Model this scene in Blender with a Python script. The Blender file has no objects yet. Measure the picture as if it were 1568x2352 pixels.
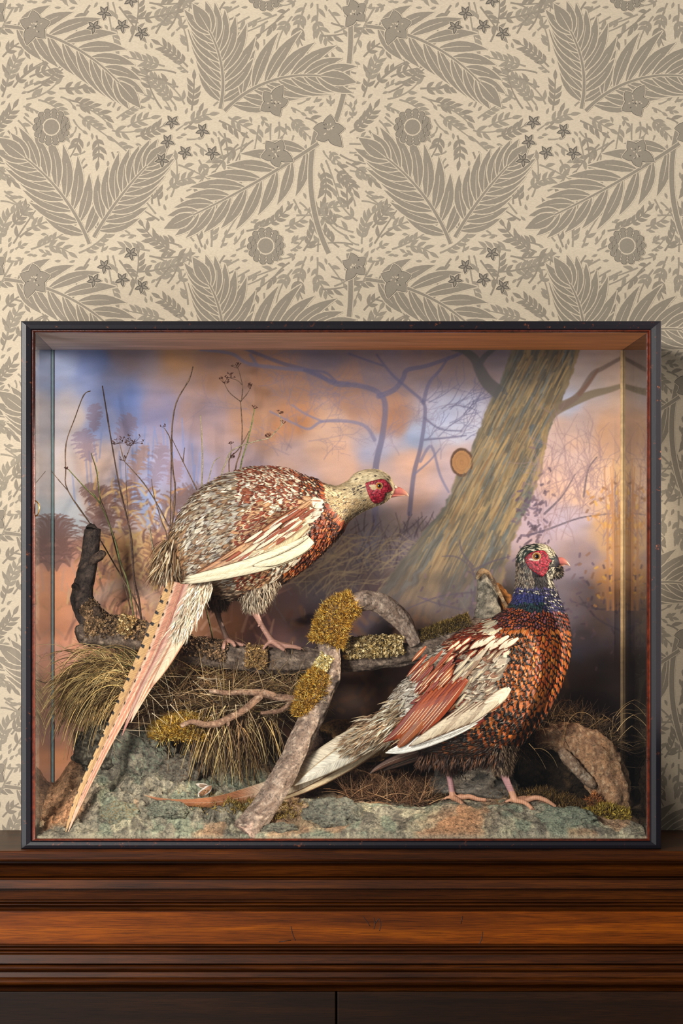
import bpy, bmesh, math, random
import numpy as np
from mathutils import Vector, noise as mnoise

# ------------------------------------------------------------------ camera, world, lights, exposure
SC = bpy.context.scene
COL = SC.collection
S = 0.0007          # metres per photo pixel on the plane of the case front
D = 4.2             # camera distance from that plane
CZ = 1.6            # camera height
VX, VY = 650.0, 1343.0

def X(px, y=0.0): return (px - VX) * S * (D + y) / D
def Z(py, y=0.0): return CZ + (VY - py) * S * (D + y) / D
def P(px, py, y=0.0): return Vector((X(px, y), y, Z(py, y)))

cam_d = bpy.data.cameras.new('camera')
cam = bpy.data.objects.new('camera', cam_d)
COL.objects.link(cam)
cam.location = (0, -D, CZ)
cam.rotation_euler = (math.pi / 2, 0, 0)
cam_d.sensor_fit = 'VERTICAL'
cam_d.sensor_height = 36
cam_d.sensor_width = 24
cam_d.lens = 36 * D / (S * 2352)
cam_d.shift_x = (784 - VX) / 2352
cam_d.shift_y = (VY - 1176) / 2352
SC.camera = cam

world = bpy.data.worlds.new('world')
SC.world = world
world.use_nodes = True
world.node_tree.nodes['Background'].inputs[0].default_value = (0.92, 0.95, 1.0, 1)
world.node_tree.nodes['Background'].inputs[1].default_value = 0.09

def aim(o, target):
    d = Vector(target) - o.location
    o.rotation_euler = d.to_track_quat('-Z', 'Y').to_euler()

def area(name, loc, target, size, power, color):
    l = bpy.data.lights.new(name, 'AREA')
    l.shape = 'SQUARE'; l.size = size; l.energy = power; l.color = color
    o = bpy.data.objects.new(name, l); COL.objects.link(o)
    o.location = loc; aim(o, target)
    return o

def spot(name, loc, target, deg, blend, rad, power, color):
    l = bpy.data.lights.new(name, 'SPOT')
    l.spot_size = math.radians(deg); l.spot_blend = blend; l.shadow_soft_size = rad
    l.energy = power; l.color = color
    o = bpy.data.objects.new(name, l); COL.objects.link(o)
    o.location = loc; aim(o, target)
    return o

KEY = area('key_lamp', (-1.8, -3.5, 2.5), (0.1, 0.1, 1.75), 0.85, 228, (1.0, 0.96, 0.91))
FILL = area('added_fill', (-2.3, -4.4, 0.45), (0.1, 0.1, 1.75), 1.1, 78, (0.97, 0.98, 1.0))  # added low soft light, lifts the case interior and its ceiling
SIDE = spot('side_lamp', (3.3, -0.75, 2.42), (0.25, 0.085, 1.62), 14, 0.3, 0.03, 2000, (1.0, 0.90, 0.78))
SC.view_settings.view_transform = 'Standard'
SC.view_settings.look = 'None'
SC.view_settings.gamma = 1
SC.view_settings.use_curve_mapping = False
SC.view_settings.exposure = 0.0

# ------------------------------------------------------------------ helpers
def lin(c):
    c = c / 255.0
    return c / 12.92 if c <= 0.04045 else ((c + 0.055) / 1.055) ** 2.4
def C(r, g, b): return (lin(r), lin(g), lin(b))
def nlin(a):
    a = np.clip(a, 0, 255) / 255.0
    return np.where(a <= 0.04045, a / 12.92, ((a + 0.055) / 1.055) ** 2.4)

def mesh_obj(name, verts, faces, mat=None, parent=None, smooth=True, cols=None, uvs=None, attrs=None, mats=None, mi=None):
    """one mesh object; cols = per vertex rgb; uvs = per vertex uv; attrs = {name: per vertex vec3}"""
    me = bpy.data.meshes.new(name)
    verts = np.asarray(verts, dtype=np.float64)
    me.from_pydata(verts.tolist(), [], faces if isinstance(faces, list) else faces.tolist())
    n = len(verts)
    if cols is not None:
        a = me.attributes.new('col', 'FLOAT_COLOR', 'POINT')
        c = np.ones((n, 4)); c[:, :3] = np.asarray(cols)
        a.data.foreach_set('color', c.ravel())
    if attrs:
        for k, v in attrs.items():
            a = me.attributes.new(k, 'FLOAT_VECTOR', 'POINT')
            a.data.foreach_set('vector', np.asarray(v, dtype=np.float64).ravel())
    if uvs is not None:
        a = me.attributes.new('fuv', 'FLOAT_VECTOR', 'POINT')
        u = np.zeros((n, 3)); u[:, :np.asarray(uvs).shape[1]] = np.asarray(uvs)
        a.data.foreach_set('vector', u.ravel())
    if mats:
        for m in mats: me.materials.append(m)
        if mi is not None: me.polygons.foreach_set('material_index', np.asarray(mi, dtype=np.int32))
    elif mat: me.materials.append(mat)
    if smooth: me.polygons.foreach_set('use_smooth', np.ones(len(me.polygons), dtype=bool))
    me.update()
    o = bpy.data.objects.new(name, me)
    COL.objects.link(o)
    if parent: o.parent = parent; o.matrix_parent_inverse = parent.matrix_basis.inverted()
    return o

def empty(name, loc=(0, 0, 0)):
    o = bpy.data.objects.new(name, None); COL.objects.link(o)
    o.empty_display_size = 0.02; o.location = loc
    return o

def tag(o, label=None, cat=None, group=None, kind=None):
    if label: o['label'] = label
    if cat: o['category'] = cat
    if group: o['group'] = group
    if kind: o['kind'] = kind
    return o

class MB:
    """collects shapes into one mesh"""
    def __init__(s): s.v = []; s.f = []; s.c = []; s.uv = []; s.mi = []; s.at = {}
    def add(s, v, f, c=None, uv=None, mi=0):
        b = len(s.v)
        s.v.extend([tuple(p) for p in v])
        s.f.extend([tuple(i + b for i in q) for q in f])
        s.mi.extend([mi] * len(f))
        if c is not None:
            if len(c) == 3 and not hasattr(c[0], '__len__'): s.c.extend([tuple(c)] * len(v))
            else: s.c.extend([tuple(q) for q in c])
        if uv is not None: s.uv.extend([tuple(q) for q in uv])
    def box(s, a, b, c=None, mi=0):
        x0, y0, z0 = a; x1, y1, z1 = b
        v = [(x0,y0,z0),(x1,y0,z0),(x1,y1,z0),(x0,y1,z0),(x0,y0,z1),(x1,y0,z1),(x1,y1,z1),(x0,y1,z1)]
        s.add(v, [(0,3,2,1),(4,5,6,7),(0,1,5,4),(1,2,6,5),(2,3,7,6),(3,0,4,7)], c, mi=mi)
    def tube(s, pts, rad, n=8, c=None, jit=None, cap=True, mi=0):
        """tube along points; rad list or number; jit = function(i, j, p) -> radius factor"""
        pts = [Vector(p) for p in pts]; m = len(pts)
        if not hasattr(rad, '__len__'): rad = [rad] * m
        v = []; up = None
        for i, p in enumerate(pts):
            t = (pts[min(i + 1, m - 1)] - pts[max(i - 1, 0)])
            if t.length < 1e-9: t = Vector((0, 0, 1))
            t.normalize()
            if up is None:
                up = t.cross(Vector((0, 1, 0)))
                if up.length < 0.1: up = t.cross(Vector((1, 0, 0)))
                up.normalize()
            up = (up - t * up.dot(t)).normalized()
            w = t.cross(up)
            for j in range(n):
                a = 2 * math.pi * j / n
                r = rad[i] * (jit(i, j, p) if jit else 1)
                v.append(p + up * (math.cos(a) * r) + w * (math.sin(a) * r))
        f = []
        for i in range(m - 1):
            for j in range(n):
                k = (j + 1) % n
                f.append((i * n + j, i * n + k, (i + 1) * n + k, (i + 1) * n + j))
        if cap:
            v.append(pts[0]); v.append(pts[-1]); a, b = len(v) - 2, len(v) - 1
            for j in range(n):
                k = (j + 1) % n
                f.append((a, k, j)); f.append((b, (m - 1) * n + j, (m - 1) * n + k))
        s.add(v, f, c, mi=mi)
    def build(s, name, mat=None, parent=None, smooth=True, mats=None):
        return mesh_obj(name, np.array(s.v), s.f, mat, parent, smooth,
                        cols=s.c if s.c else None, uvs=s.uv if s.uv else None,
                        attrs={k: np.array(v) for k, v in s.at.items()} or None, mats=mats, mi=s.mi if mats else None)

def crom(pts, k):
    """Catmull-Rom through rows of a numpy array, k samples per span"""
    p = np.asarray(pts, dtype=float); out = []
    for i in range(len(p) - 1):
        a = p[max(i - 1, 0)]; b = p[i]; c = p[i + 1]; d = p[min(i + 2, len(p) - 1)]
        for j in range(k):
            t = j / k
            out.append(0.5 * ((2*b) + (c-a)*t + (2*a-5*b+4*c-d)*t*t + (3*b-a-3*c+d)*t**3))
    out.append(p[-1])
    return np.array(out)

def sstep(a, b, x):
    t = np.clip((x - a) / (b - a + 1e-12), 0, 1); return t * t * (3 - 2 * t)

def vnoise2(x, y, scale, seed=0):
    """smooth value noise on arrays (numpy)"""
    xs = np.asarray(x) / scale + 1000.0; ys = np.asarray(y) / scale + 1000.0
    xi = np.floor(xs).astype(np.int64); yi = np.floor(ys).astype(np.int64)
    fx = xs - xi; fy = ys - yi
    fx = fx*fx*(3-2*fx); fy = fy*fy*(3-2*fy)
    def h(a, b):
        n = (a * 374761393 + b * 668265263 + seed * 1442695041) & 0xffffffff
        n = ((n ^ (n >> 13)) * 1274126177) & 0xffffffff
        return ((n ^ (n >> 16)) & 0xffff) / 65535.0
    return (h(xi, yi)*(1-fx)+h(xi+1, yi)*fx)*(1-fy) + (h(xi, yi+1)*(1-fx)+h(xi+1, yi+1)*fx)*fy
def fbm(x, y, scale, seed=0, o=4):
    r = 0; a = 1; t = 0
    for i in range(o):
        r = r + a * vnoise2(x, y, scale / 2**i, seed + i * 17); t += a; a *= 0.5
    return r / t

# ------------------------------------------------------------------ materials
def new_mat(name):
    m = bpy.data.materials.new(name); m.use_nodes = True
    nt = m.node_tree; b = nt.nodes['Principled BSDF']
    return m, nt, b
def N(nt, t, **kw):
    n = nt.nodes.new(t)
    for k, v in kw.items(): setattr(n, k, v)
    return n
def L(nt, a, b): nt.links.new(a, b)
def ramp(nt, fac, stops):
    r = N(nt, 'ShaderNodeValToRGB'); cr = r.color_ramp
    while len(cr.elements) < len(stops): cr.elements.new(0.5)
    for e, (p, c) in zip(cr.elements, stops): e.position = p; e.color = (*c, 1)
    L(nt, fac, r.inputs[0]); return r.outputs[0]
def math_n(nt, op, a, b=None, c=None):
    n = N(nt, 'ShaderNodeMath', operation=op)
    for i, q in enumerate((a, b, c)):
        if q is None: continue
        if isinstance(q, (int, float)): n.inputs[i].default_value = q
        else: L(nt, q, n.inputs[i])
    return n.outputs[0]
def mixc(nt, fac, a, b, mode='MIX'):
    n = N(nt, 'ShaderNodeMix', data_type='RGBA', blend_type=mode)
    for s, q in ((n.inputs[0], fac), (n.inputs[6], a), (n.inputs[7], b)):
        if isinstance(q, (int, float)): s.default_value = q
        elif isinstance(q, tuple): s.default_value = (*q, 1)
        else: L(nt, q, s)
    return n.outputs[2]
def coords(nt, scale=(1, 1, 1)):
    t = N(nt, 'ShaderNodeTexCoord'); m = N(nt, 'ShaderNodeMapping'); m.inputs['Scale'].default_value = scale
    L(nt, t.outputs['Object'], m.inputs[0]); return m.outputs[0]
def noise_n(nt, vec, scale, detail=4, rough=0.55, dist=0.0):
    n = N(nt, 'ShaderNodeTexNoise'); n.inputs['Scale'].default_value = scale
    n.inputs['Detail'].default_value = detail; n.inputs['Roughness'].default_value = rough
    n.inputs['Distortion'].default_value = dist
    L(nt, vec, n.inputs['Vector']); return n.outputs[0]
def bump(nt, b, h, strength, dist=0.001):
    n = N(nt, 'ShaderNodeBump'); n.inputs['Strength'].default_value = strength; n.inputs['Distance'].default_value = dist
    L(nt, h, n.inputs['Height']); L(nt, n.outputs[0], b.inputs['Normal'])

def rough_mat(name, contrast=1.0, fine=420, dist=0.003):
    """attribute colour broken up by coarse and fine crumbly relief"""
    m, nt, b = new_mat(name); co = coords(nt)
    a = N(nt, 'ShaderNodeAttribute', attribute_name='col')
    f1 = noise_n(nt, co, fine, 6, 0.75); f2 = noise_n(nt, co, fine * 0.28, 5, 0.7, 0.4)
    v = N(nt, 'ShaderNodeTexVoronoi'); v.inputs['Scale'].default_value = fine * 0.6; L(nt, co, v.inputs['Vector'])
    h = math_n(nt, 'ADD', math_n(nt, 'MULTIPLY', f1, 0.9), math_n(nt, 'MULTIPLY', f2, 1.2))
    h = math_n(nt, 'SUBTRACT', h, math_n(nt, 'MULTIPLY', v.outputs['Distance'], 0.35))
    k = contrast
    g = ramp(nt, h, [(0.50, (max(0.05, 1 - 0.85*k),)*3), (0.80, (1.0,)*3), (0.98, (1 + 0.55*k, 1 + 0.50*k, 1 + 0.42*k))])
    L(nt, mixc(nt, 1.0, a.outputs[0], g, 'MULTIPLY'), b.inputs['Base Color'])
    b.inputs['Roughness'].default_value = 0.92; b.inputs['Specular IOR Level'].default_value = 0.12
    bump(nt, b, h, 0.9, dist)
    return m

def plain(name, col, rough=0.6, bumpy=0.0, bs=300, var=0.25, metal=0.0):
    m, nt, b = new_mat(name); co = coords(nt)
    f = noise_n(nt, co, bs * 0.35, 5)
    L(nt, ramp(nt, f, [(0.3, tuple(x*(1-var) for x in col)), (0.7, tuple(min(1, x*(1+var)) for x in col))]), b.inputs['Base Color'])
    b.inputs['Roughness'].default_value = rough; b.inputs['Metallic'].default_value = metal
    if bumpy: bump(nt, b, noise_n(nt, co, bs, 5), bumpy)
    return m
def attr_mat(name, rough=0.7, bumpy=0.3, bs=500, var=0.25, spec=0.3, trans=0.0):
    """colour from the 'col' attribute with fine procedural variation"""
    m, nt, b = new_mat(name); co = coords(nt)
    a = N(nt, 'ShaderNodeAttribute', attribute_name='col')
    f = noise_n(nt, co, bs, 4)
    g = ramp(nt, f, [(0.25, (1-var,)*3), (0.75, (1+var,)*3)])
    L(nt, mixc(nt, 1.0, a.outputs[0], g, 'MULTIPLY'), b.inputs['Base Color'])
    b.inputs['Roughness'].default_value = rough
    b.inputs['Specular IOR Level'].default_value = spec
    if bumpy: bump(nt, b, f, bumpy)
    return m
# ------------------------------------------------------------------ wall with printed foliage paper
def wall_paper():
    rnd = random.Random(11)
    TW, TH = 829.0, 582.0
    YW = 0.332
    cream, taupe, mid, dark = 0, 1, 2, 3
    quads = []       # (layer, mat, verts2d list, faces)
    G = 4.0
    gw, gh = int(TW / G) + 1, int(TH / G) + 1
    occ = np.zeros((gh, gw), bool)
    def mark(x, y, r):
        k = int(r / G) + 1
        for dy in range(-k, k + 1):
            for dx in range(-k, k + 1):
                if dx*dx + dy*dy <= (r/G + 0.4)**2:
                    occ[int(y / G + dy) % gh, int(x / G + dx) % gw] = True
    def free(x, y): return not occ[int(y / G) % gh, int(x / G) % gw]
    def blade(path, wf, layer, mat, gap=0.0, markit=True, line=0.0, serr=0.0, sub=1):
        path = np.asarray(path, float); n = len(path)
        t = np.gradient(path, axis=0); t /= np.linalg.norm(t, axis=1)[:, None] + 1e-9
        nn = np.stack([-t[:, 1], t[:, 0]], 1)
        u = np.linspace(0, 1, n); w = np.array([wf(q) for q in u])
        if markit:
            for p, q in zip(path, w): mark(p[0], p[1], q + 2.0)
        def strip(w_l, w_r, ly, m):
            v = np.concatenate([path + nn * w_l[:, None], path - nn * w_r[:, None]])
            f = [(i, i + 1, n + i + 1, n + i) for i in range(n - 1)]
            quads.append((ly, m, v, f))
        if gap: strip(w + gap, w + gap, layer, cream)
        if serr:
            s1 = w * (1 + serr * np.array([(i % 2) for i in range(n)])); s2 = w * (1 + serr * np.array([(i+1) % 2 for i in range(n)]))
            strip(s1, s2, layer + sub, mat)
        else: strip(w, w, layer + sub, mat)
        if line:
            k0, k1 = int(n * 0.0), int(n * 0.72)
            pp = path[k0:k1]; q = nn[k0:k1]; ww = np.linspace(line, line * 0.4, len(pp))[:, None]
            v = np.concatenate([pp + q * ww, pp - q * ww]); m_ = len(pp)
            quads.append((layer + (sub * 1.5 if sub < 1 else 2), cream, v, [(i, i + 1, m_ + i + 1, m_ + i) for i in range(m_ - 1)]))
    leafw = lambda W: (lambda u: W * 1.12 * (math.sin(math.pi * min(1, u * 0.96 + 0.04)) ** 0.85) * (1 - 0.45 * u * u))
    def curve(x, y, ang, ln, bend, n=12):
        pts = [(x, y)]
        for i in range(n - 1):
            a = ang + bend * (i / (n - 1))
            x += math.cos(a) * ln / (n - 1); y += math.sin(a) * ln / (n - 1); pts.append((x, y))
        return np.array(pts)
    def at_u(path, u):
        k = u * (len(path) - 1); i = min(int(k), len(path) - 2); f = k - i
        p = path[i] * (1 - f) + path[i + 1] * f; t = path[i + 1] - path[i]
        return p, math.atan2(t[1], t[0])
    def frond(x, y, ang, ln, bend, size, W, layer=3, pairs=8):
        r = curve(x, y, ang, ln, bend, 24); lk = [0]
        for k in range(pairs):
            u = 0.10 + 0.86 * k / (pairs - 1)
            p, a = at_u(r, u)
            prof = (0.55 + 0.75 * math.sin(math.pi * min(1, 0.15 + u * 0.75)))
            for sd in (-1, 1):
                sp = 1.02 - 0.50 * u
                le = size * prof * rnd.uniform(0.9, 1.1)
                c = curve(p[0], p[1], a + sd * sp, le, -sd * 0.45, 15)
                lk[0] += 1
                blade(c, leafw(W * (0.47 + 0.27 * prof)), layer + 0.137 + 0.4 * lk[0], taupe, gap=2.6, line=1.0, serr=0.05, sub=0.2)
        p, a = at_u(r, 1.0)
        blade(curve(p[0], p[1], a, size * 0.8, bend * 0.15, 15), leafw(W), layer + 0.137 + 7.2, taupe, gap=2.6, line=1.0, serr=0.05, sub=0.2)
        blade(r, lambda u: 4.0 - 2.2 * u, layer + 8.137, taupe, gap=1.5, sub=0.2)
    def sprig(x, y, ang, ln, bend, size, W, mat=mid, step=15, layer=1):
        r = curve(x, y, ang, ln, bend, 14)
        blade(r, lambda u: 2.2 - 0.9 * u, layer, mat)
        k = max(2, int(ln / step))
        for i in range(k):
            u = 0.18 + 0.8 * i / k; p, a = at_u(r, u)
            for sd in (-1, 1):
                c = curve(p[0], p[1], a + sd * 0.85, size * rnd.uniform(0.8, 1.15), -sd * 0.45, 7)
                if free(*(c[-2])) and free(*(c[4])): blade(c, leafw(W), layer, mat)
        p, a = at_u(r, 1.0)
        blade(curve(p[0], p[1], a, size, 0, 7), leafw(W), layer, mat)
    def star(x, y, r):
        for k in range(5):
            a = k * 2 * math.pi / 5 + rnd.uniform(0, 0.5)
            blade(curve(x, y, a, r, 0.1, 6), leafw(r * 0.26), 14, dark, gap=1.6)
            blade(curve(x + math.cos(a)*2, y + math.sin(a)*2, a, r * 0.7, 0.1, 6), leafw(r * 0.13), 16, taupe, markit=False)
    def lily(x, y, r, rot):
        for k in range(5):
            a = rot + k * 2 * math.pi / 5
            c = curve(x, y, a, r * (1.25 if k == 0 else 0.95), rnd.uniform(-0.7, 0.7), 9)
            blade(c, leafw(r * 0.36), 14, dark, gap=2.0)
            blade(c, lambda u, q=leafw(r * 0.36): max(0.1, q(u) - 1.4), 16, taupe, markit=False)
        for k in range(14):
            a = rnd.uniform(0, 6.28); q = rnd.uniform(0, r * 0.38)
            blade(curve(x + math.cos(a)*q, y + math.sin(a)*q, a, 4, 0, 3), lambda u: 1.1, 18, cream if k % 3 else dark, markit=False)
    def rosette(x, y, R):
        for ring, (rr, n) in enumerate(((1.0, 14), (0.80, 12), (0.62, 10))):
            for k in range(n):
                a = (k + ring * 0.5) * 2 * math.pi / n
                cx, cy = x + math.cos(a) * R * rr * 0.82, y + math.sin(a) * R * rr * 0.82
                tw = 2 * math.pi * R * rr * 0.86 / n
                c = curve(cx + math.sin(a)*tw*0.5, cy - math.cos(a)*tw*0.5, a + math.pi/2, tw, 0.25, 6)
                blade(c, leafw(R * 0.13), 14, dark, gap=1.6)
                blade(c, lambda u, q=leafw(R * 0.13): max(0.1, q(u) - 1.2), 16, taupe, markit=False)
        for rr, m in ((0.44, cream), (0.38, taupe)):
            v = np.array([(x + math.cos(t)*R*rr, y + math.sin(t)*R*rr) for t in np.linspace(0, 2*math.pi, 24, endpoint=False)] + [(x, y)])
            quads.append((17 if m == cream else 18, m, v, [(i, (i+1) % 24, 24) for i in range(24)]))
        mark(x, y, R)
    # large fronds, flowers, then a trunk stem, then fill every gap with sprigs
    frond(205, 560, -1.95, 250, -0.55, 98, 15.5)
    frond(215, 545, -1.05, 205, 0.25, 88, 15)
    frond(505, 250, -1.35, 185, -0.75, 92, 15)
    frond(515, 255, -0.80, 245, 0.95, 104, 15.5)
    frond(10, 60, 0.10, 300, 0.75, 96, 15)
    frond(730, 330, 2.55, 330, 0.15, 94, 15)
    blade(curve(800, 0, 1.45, 300, 0.5, 30), lambda u: 5.5, 4, taupe, gap=2)
    blade(curve(730, 285, 1.85, 305, -0.75, 30), lambda u: 5.5, 4, taupe, gap=2)
    rosette(118, 292, 46); rosette(610, 580-15, 46)
    lily(80, 60, 40, 2.2); lily(628, 236, 38, -1.2); lily(755, 300, 40, 1.0); lily(632, 352, 38, 0.3); lily(815, 28, 34, 2.0)
    for cx, cy in ((240, 30), (300, 0), (280, 60), (325, 76), (216, 62), (395, 280), (465, 300), (385, 325), (425, 350), (488, 352), (372, 368)):
        star(cx, cy, 18)
    for i in range(6500):
        x, y = rnd.uniform(0, TW), rnd.uniform(0, TH)
        big = i < 1800
        R = 8 if big else (6 if i < 3800 else 4)
        if all(free(x + R*math.cos(a), y + R*math.sin(a)) for a in (0, 1.05, 2.1, 3.14, 4.2, 5.2)) and free(x, y):
            ang = math.sin(x * 0.013) * 1.5 + math.cos(y * 0.017) * 1.6
            if big: sprig(x, y, ang, rnd.uniform(50, 105), rnd.uniform(-0.9, 0.9), 25, 4.6, taupe if i % 2 else mid, 15)
            elif i < 3800: sprig(x, y, ang, rnd.uniform(16, 34), rnd.uniform(-0.9, 0.9), 16, 3.5, mid, 11)
            else: blade(curve(x, y, ang, 15, 0.4, 6), leafw(3.2), 1, mid)
    m0 = paper_mat('paper_cream', C(196, 181, 158)); m1 = paper_mat('paper_taupe', C(140, 130, 115))
    m2 = paper_mat('paper_taupe_light', C(148, 138, 122)); m3 = paper_mat('paper_umber', C(96, 90, 82))
    sc = S * (D + YW) / D
    V = []; F = []; MI = []; base = 0
    wx0, wx1, wz0, wz1 = -1.2, 1.5, 0.0, 2.62
    V.append(np.array([(wx0, YW, wz0), (wx1, YW, wz0), (wx1, YW, wz1), (wx0, YW, wz1)])); F.extend([(0, 1, 2, 3)]); MI.append(0); base = 4
    for tx in range(-3, 4):
        for ty in range(-2, 4):
            ox = tx * TW; oy = ty * TH
            # cull tiles behind the case front or off the visible wall
            if ox > 2650 or ox < -1900 or oy > 2000 or oy < -700: continue
            for qi, (ly, mt, v2, fs) in enumerate(quads):
                vx = v2[:, 0] + ox; vy = v2[:, 1] + oy
                if vx.min() < -920 or vx.max() > 2630 or vy.max() < -30 or vy.min() > 2010: continue
                if vx.min() > 170 and vx.max() < 1330 and vy.min() > 850: continue
                p = np.stack([(vx - VX) * sc, np.full(len(vx), YW - 0.00008 * (ly + 1) - (7.6e-5 * ((qi * 0.6180339) % 1.0) if ly == int(ly) else 0)), CZ + (VY - vy) * sc], 1)
                V.append(p); F.extend([tuple(i + base for i in q) for q in fs]); MI.extend([mt] * len(fs)); base += len(p)
    o = mesh_obj('wall_back', np.concatenate(V), F, smooth=False, mats=[m0, m1, m2, m3], mi=MI)
    tag(o, 'cream wall paper printed with taupe fronds, sprigs and flowers', 'wall', kind='structure')

def paper_mat(name, col):
    m, nt, b = new_mat(name)
    co = coords(nt, (1, 1, 6))
    f = noise_n(nt, co, 260, 3)
    g = noise_n(nt, coords(nt), 3, 2)
    c = ramp(nt, f, [(0.3, tuple(x * 0.86 for x in col)), (0.7, tuple(x * 1.10 for x in col))])
    L(nt, mixc(nt, 1.0, c, ramp(nt, g, [(0.3, (0.95,)*3), (0.7, (1.04,)*3)]), 'MULTIPLY'), b.inputs['Base Color'])
    b.inputs['Roughness'].default_value = 0.85
    b.inputs['Specular IOR Level'].default_value = 0.15
    bump(nt, b, f, 0.15, 0.0006)
    return m
wall_paper()

fl = MB(); fl.box((-1.3, -6, -0.05), (1.6, 0.34, 0.0))
m, nt, b = new_mat('dark_boards'); co = coords(nt, (1, 12, 1))
L(nt, ramp(nt, noise_n(nt, co, 3, 6), [(0.3, C(60, 40, 26)), (0.7, C(96, 66, 42))]), b.inputs['Base Color']); b.inputs['Roughness'].default_value = 0.5
tag(fl.build('floor', m, smooth=False), 'dark wooden floor', 'floor', kind='structure')

# ------------------------------------------------------------------ sideboard
def wood_mat(name, c0, c1, c2, rough=0.32):
    m, nt, b = new_mat(name)
    co = coords(nt, (1.0, 9, 22))
    f = noise_n(nt, co, 2.2, 9, 0.68, 0.6)
    g = noise_n(nt, coords(nt, (1, 1, 60)), 18, 6, 0.7)
    h = noise_n(nt, coords(nt, (0.6, 1, 2)), 3.0, 3)
    c = ramp(nt, f, [(0.25, c0), (0.52, c1), (0.75, c2)])
    c = mixc(nt, 1.0, c, ramp(nt, g, [(0.36, (0.35,)*3), (0.55, (1.05,)*3)]), 'MULTIPLY')
    c = mixc(nt, 1.0, c, ramp(nt, h, [(0.3, (0.6,)*3), (0.65, (1.15,)*3)]), 'MULTIPLY')
    L(nt, c, b.inputs['Base Color'])
    b.inputs['Roughness'].default_value = rough
    b.inputs['Coat Weight'].default_value = 0.05
    b.inputs['Coat Roughness'].default_value = 0.25
    b.inputs['Specular IOR Level'].default_value = 0.12
    bump(nt, b, g, 0.12, 0.0006)
    return m
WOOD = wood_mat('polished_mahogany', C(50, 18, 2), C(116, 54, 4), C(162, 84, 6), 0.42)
WOOD_M = wood_mat('shaded_mahogany_moulding', C(26, 9, 2), C(62, 28, 4), C(92, 46, 8), 0.4)  # darkened copy of the mahogany, shade among the mouldings put into the colour
WOOD_D = wood_mat('shaded_mahogany_panel', C(20, 9, 3), C(34, 17, 6), C(46, 25, 9), 0.5)

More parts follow.
